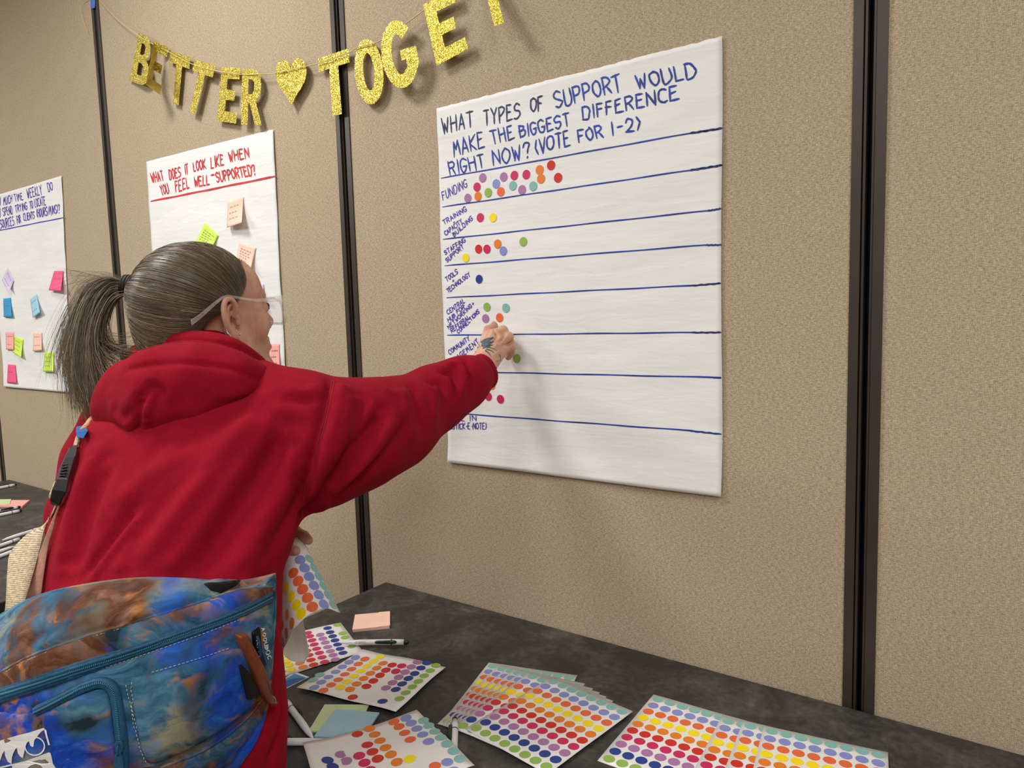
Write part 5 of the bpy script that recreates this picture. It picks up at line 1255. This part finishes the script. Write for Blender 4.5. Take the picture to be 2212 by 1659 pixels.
# lower right pocket
rp_ = [(284,1462),(330,1455),(420,1428),(500,1402),(524,1398),(535,1440),(545,1500),(555,1512),(480,1572),(400,1618),(330,1646),(312,1640),(300,1590),(288,1520)]
r_ = panel_on(bag_bv, dense(rp_, 5), .0035)
pk2 = bp('pocket', r_, MT['bag']); 
bp('stitching', stitches(bag_bv, [(288,1468),(296,1540),(308,1600),(322,1638)], lift=.006), MT['stitch'])
bp('stitching', stitches(bag_bv, [(330,1450),(420,1424),(498,1396)], lift=.0035), MT['stitch'])
bp('stitching', stitches(bag_bv, [(270,1478),(280,1530),(288,1580)], lift=.0042), MT['stitch'])
bp('black_mesh_patch', panel_on(bag_bv, dense([(508,1434),(514,1431),(528,1448),(553,1497),(533,1508),(524,1506)], 5), .0062), MT['mesh'])
lt = bp('leather_loop', panel_on(bag_bv, dense([(507,1370),(519,1366),(521,1385),(530,1389),(545,1420),(562,1455),(575,1490),(583,1520),(570,1514),(550,1490),(535,1450),(521,1410),(511,1388)], 4), .010), MT['leather']); lt['label'] = 'brown leather loop'
bp('stitching', stitches(bag_bv, [(526,1394),(545,1428),(560,1462),(570,1490),(579,1512)], .0048, .003, .0009, .0118), MT['stitch'], lt)
# woven label and lettering
def surf_text(bv, txt, p0, p1, up, wd, lift):             # p0->p1 baseline in pixels, up = cap-height vector in pixels
    st, L = text_strokes(txt); parts = []; p0, p1, up = [np.array(q, float) for q in (p0, p1, up)]
    for q in st:
        Pn = []; 
        for x, y in q:
            pp = p0+(p1-p0)*x/L+up*y; h, n = hit(bv, pp[0], pp[1], lift)
            if h is not None: Pn.append(h); nn = n
        if len(Pn) > 1: parts.append(ribbons([Pn], nn, wd))
    return merge(parts)
lb = bp('woven_label', panel_on(bag_bv, dense([(543,1366),(557,1354),(558,1380),(563,1425),(572,1436),(560,1448),(553,1430),(545,1395)], 4), .0022), MT['plastic'])
bp('label_print', panel_on(bag_bv, dense([(546,1373),(551,1371),(557,1420),(554,1425)], 4), .0036), MT['zip'], lb)
bp('lettering', surf_text(bag_bv, 'KAV', (546,1383), (553,1421), (6.5,-1.5), .0012, .0050), MT['n_white'], lb)
for ch, cx_, cy_, sz in (('A', 566, 1359, 6.5), ('O', 568, 1370, 7), ('O', 570, 1381, 7.5), ('U', 572, 1391, 7.5), ('B', 573.5, 1399, 7.5), ('O', 576, 1409, 9), ('C', 579.5, 1419.5, 9)):
    bp('lettering', surf_text(bag_bv, ch, (cx_-sz/2, cy_+1-sz*.4), (cx_-sz/2+1.6, cy_+1+sz*.4), (sz*.9, -1.5), .0013, .0016), MT['n_white'])
# white printed emblem, lower left
def flat_print(poly, lift=.0098):
    pts = np.array(poly, float); V = []; 
    for p in pts:
        h, n = hit(bag_bv, *p, lift); V.append(h)
    return V, [tuple(range(len(V)))]
z2 = lambda x, y: (x*200/2212, 1540+y*200/2212)
pr = [[z2(*p) for p in q] for q in ([(0,660),(400,540),(700,465),(1060,350),(1085,385),(1000,440),(915,540),(880,590),(830,660),(815,790),(790,805),(740,770),(705,660),(650,720),(620,800),(600,900),(560,1070),(500,1030),(440,950),(420,820),(380,860),(330,960),(300,1060),(290,1210),(200,1150),(140,1020),(128,890),(80,960),(20,1130),(0,1180)],
      [(300,1215),(620,1140),(900,1040),(1170,935),(1215,945),(1245,1050),(1275,1200),(1340,1310),(1050,1320),(980,1240),(870,1205),(760,1240),(650,1320),(310,1320)])]
bv_pk = pk_bv
prints = []
for poly in pr:
    cu_out = [(x, y) for x, y in poly]; V2, F2 = poly_fill(cu_out, [])
    V3 = []
    for x, y, e in V2:
        h, n = hit_or_near(pk_bv, x, y, .0006+.0003*(e > 0), .85)
        V3.append(h)
    prints.append((V3, F2))
ring_ = [z2(900+0*math.cos(a), 0) for a in (0,)]
cirp = [z2(845+232*math.cos(a), 785+215*math.sin(a)) for a in np.linspace(-1.45, 3.3, 22)]
prints.append(surf_ribbon(pk_bv, cirp, .0016, .0009, 3)); prints.append(surf_ribbon(pk_bv, [z2(1090,390), z2(1140,580), z2(1190,760)], .0022, .0009, 5))
prints.append(surf_ribbon(pk_bv, [z2(0,1300), z2(150,1265), z2(310,1225)], .0018, .0009, 5))
em = bp('white_printed_emblem', merge(prints), MT['n_white'], None, False)
# right end binding, lower band
bp('edge_binding', surf_ribbon(bag_bv, [(592,1262),(594,1310),(590,1380)], .004, .0004, 6, .0015), MT['bag'])
bp('lower_seam', surf_ribbon(bag_bv, [(345,1659),(430,1625),(500,1580),(560,1520),(584,1470)], .003, .0004, 8, .0016), MT['bag'])
bp('stitching', stitches(bag_bv, [(470,1612),(520,1575),(560,1535)]), MT['stitch'])
# straps
def Wh(px, py, lift=.004, dflt=1.1):
    h, n = hit(hood_bv, px, py)
    if h is None: return W(px, py, dflt)
    d = (h-CAM)@(RC@np.array([0, 0, -1])); return W(px, py, min(d-lift, dflt))
def row_pair(a, b, lift):
    A_, B_ = Wh(a[0], a[1], lift, a[2]), Wh(b[0], b[1], lift, b[2]); d = min((A_-CAM)@FWc, (B_-CAM)@FWc); return W(a[0], a[1], d), W(b[0], b[1], d)
def strap_patch(name, rows_, mat, th=.0016, seg=6):
    pr_ = [row_pair(r[0], r[1], .010) for r in rows_]; L_ = catmull([p[0] for p in pr_], seg); R_ = catmull([p[1] for p in pr_], seg); V = []
    for a, b in zip(L_, R_): V += [a, a+(b-a)*.33, a+(b-a)*.67, b]
    Fc = [(i*4+k, i*4+k+1, (i+1)*4+k+1, (i+1)*4+k) for i in range(len(L_)-1) for k in range(3)]
    o = bp(name, (V, Fc), mat); solidify(o, th, 0); return o
o = strap_patch('strap', [((124,1086,1.125),(142,1052,1.12)), ((112,1113,1.11),(125,1082,1.11)), ((96,1137,1.07),(105,1120,1.10)), ((62,1152,1.03),(96,1144,1.09)), ((24,1192,.99),(84,1194,1.07)), ((16,1235,.96),(70,1245,1.04)), ((13,1300,.93),(52,1302,1.0)), ((8,1345,.92),(30,1340,.98))], MT['web']); o['label'] = 'beige webbing strap'
o = strap_patch('strap', [((141,1050,1.12),(143,1056,1.11)), ((118,1110,1.11),(122,1114,1.10)), ((106,1140,1.09),(116,1140,1.09)), ((84,1200,1.06),(104,1180,1.10)), ((68,1250,1.03),(94,1245,1.10)), ((50,1305,1.0),(88,1285,1.08)), ((30,1340,.97),(80,1300,1.05))], MT['webedge']); o['label'] = 'pinkish underside of the strap'
# side-release buckle, black
def slab(name, rows_, th, mat, parent=None, lf=0):
    V = []
    for (a, b) in rows_:
        A_, B_ = row_pair(a, b, .014+lf); n = unit(CAM-A_); V += [A_+n*th/2, B_+n*th/2, B_-n*th/2, A_-n*th/2]
    n = len(rows_); Fc = [(i*4+k, i*4+(k+1) % 4, (i+1)*4+(k+1) % 4, (i+1)*4+k) for i in range(n-1) for k in range(4)]+[(3, 2, 1, 0), tuple((n-1)*4+k for k in range(4))]
    o = bp(name, (V, Fc), mat, parent, False); bevel(o, .0015, 2); return o
bk = slab('buckle', [((150,965,1.135),(167,962,1.13)), ((138,990,1.13),(163,985,1.125)), ((128,1012,1.12),(156,1005,1.12)), ((122,1035,1.115),(148,1036,1.115)), ((112,1058,1.11),(143,1062,1.11)), ((108,1080,1.105),(128,1092,1.105)), ((110,1090,1.105),(118,1092,1.105))], .012, MT['plastic']); bk['label'] = 'black plastic buckle'
for k in range(5):
    slab('buckle_rib', [((133-k*1.5,1003+k*6,1.110),(147-k*1.5,1001+k*6,1.110)), ((133-k*1.5,1005+k*6,1.110),(147-k*1.5,1003+k*6,1.110))], .0016, MT['plastic'], bk, .012)
slab('strap_loop', [((118,1038,1.103),(128,1044,1.10)), ((106,1068,1.100),(124,1078,1.098)), ((105,1076,1.102),(121,1083,1.10))], .004, MT['web'], None, .012)
o = bp('cord', tube(catmull([Wh(p[0], p[1], .004, p[2]) for p in ((214,893,1.17),(198,905,1.15),(188,918,1.14),(177,932,1.135),(171,945,1.13),(165,966,1.13))], 5), .0042, 8), plain('tan_braided_cord', (190, 150, 112), .8, 0, .3, 420, .002)); o['label'] = 'tan braided cord'
slab('cloth_keeper', [((165,922,1.13),(184,918,1.125)), ((164,933,1.128),(190,930,1.123)), ((166,944,1.128),(180,947,1.123))], .010, plain('blue_cloth', (28, 92, 156), .8))
slab('strap_tab', [((164,942,1.126),(172,945,1.126)), ((158,962,1.127),(166,963,1.127))], .003, MT['web'])

# ------------------------------------------------------------------ the curled dot sheet held in her left hand
cols = [((652,1162,1.165),(735,1324,1.150)), ((640,1160,1.155),(702,1314,1.128)), ((624,1170,1.145),(668,1328,1.112)), ((608,1190,1.142),(641,1352,1.108)), ((598,1226,1.15),(630,1368,1.115)), ((590,1252,1.165),(619,1390,1.135)),
        ((587,1268,1.19),(612,1404,1.165)), ((590,1290,1.225),(616,1418,1.20)), ((606,1300,1.25),(632,1428,1.232)), ((628,1300,1.255),(656,1430,1.245)), ((646,1296,1.245),(669,1413,1.245))]
T_ = catmull([W(c[0][0], c[0][1], c[0][2]+.022) for c in cols], 5); B_ = catmull([W(c[1][0], c[1][1], c[1][2]-.030) for c in cols], 5); n = len(T_); mrow = 14; V = []
for j in range(mrow+1):
    for i in range(n): V.append(T_[i]+(B_[i]-T_[i])*j/mrow)
Fq = [(j*n+i, (j+1)*n+i, (j+1)*n+i+1, j*n+i+1) for j in range(mrow) for i in range(n-1)]
hs = empty('dot_sheet', V[0]); tag(hs, 'curled glossy dot sheet held up in the woman\'s left hand', 'sticker sheet')
o = put(new_obj('backing_sheet', V, Fq, MT['sheet'], smooth=True), hs); solidify(o, .0003, 0)
hs_bv = bvh_of(np.array(V), Fq)
z4 = lambda x, y: (580+x*.19286, 1140+y*.19286)
Hd = dict(teal=[(458,352),(510,450),(562,550),(614,653),(666,757),(720,862)], periwinkle=[(355,360),(405,450),(458,547),(512,647),(567,752),(622,858)], coral=[(277,507),(330,597),(381,690),(437,785),(491,887)],
 yellow=[(108,500),(148,587),(203,677),(253,770),(310,865),(363,962)], orange=[(115,785),(210,972),(262,1072)], red=[(112,990),(155,1085),(202,1180)], crimson=[(80,1060),(125,1190)], mauve=[(165,1285)])
cr12 = [(math.cos(2*PI*k/20), math.sin(2*PI*k/20)) for k in range(20)]
for c, lst in Hd.items():
    for q in lst:
        h, n_ = hit(hs_bv, *z4(*q))
        if h is None: continue
        a = unit(np.cross(n_, UP)); b = np.cross(n_, a); V = [h+n_*.0006]
        for rr in (.5, 1):
            for x, y in cr12:
                l_, nn, _, _ = hs_bv.find_nearest(Vector(h+(a*x+b*y)*.0087*rr)); nn = np.array(nn); nn = nn if nn@n_ > 0 else -nn; V.append(np.array(l_)+nn*.0006)
        Fd = [(0, 1+k, 1+(k+1) % 20) for k in range(20)]+[(1+k, 21+k, 21+(k+1) % 20, 1+(k+1) % 20) for k in range(20)]
        put(new_obj('dot', V, Fd, MT['d_'+c], smooth=True), hs)
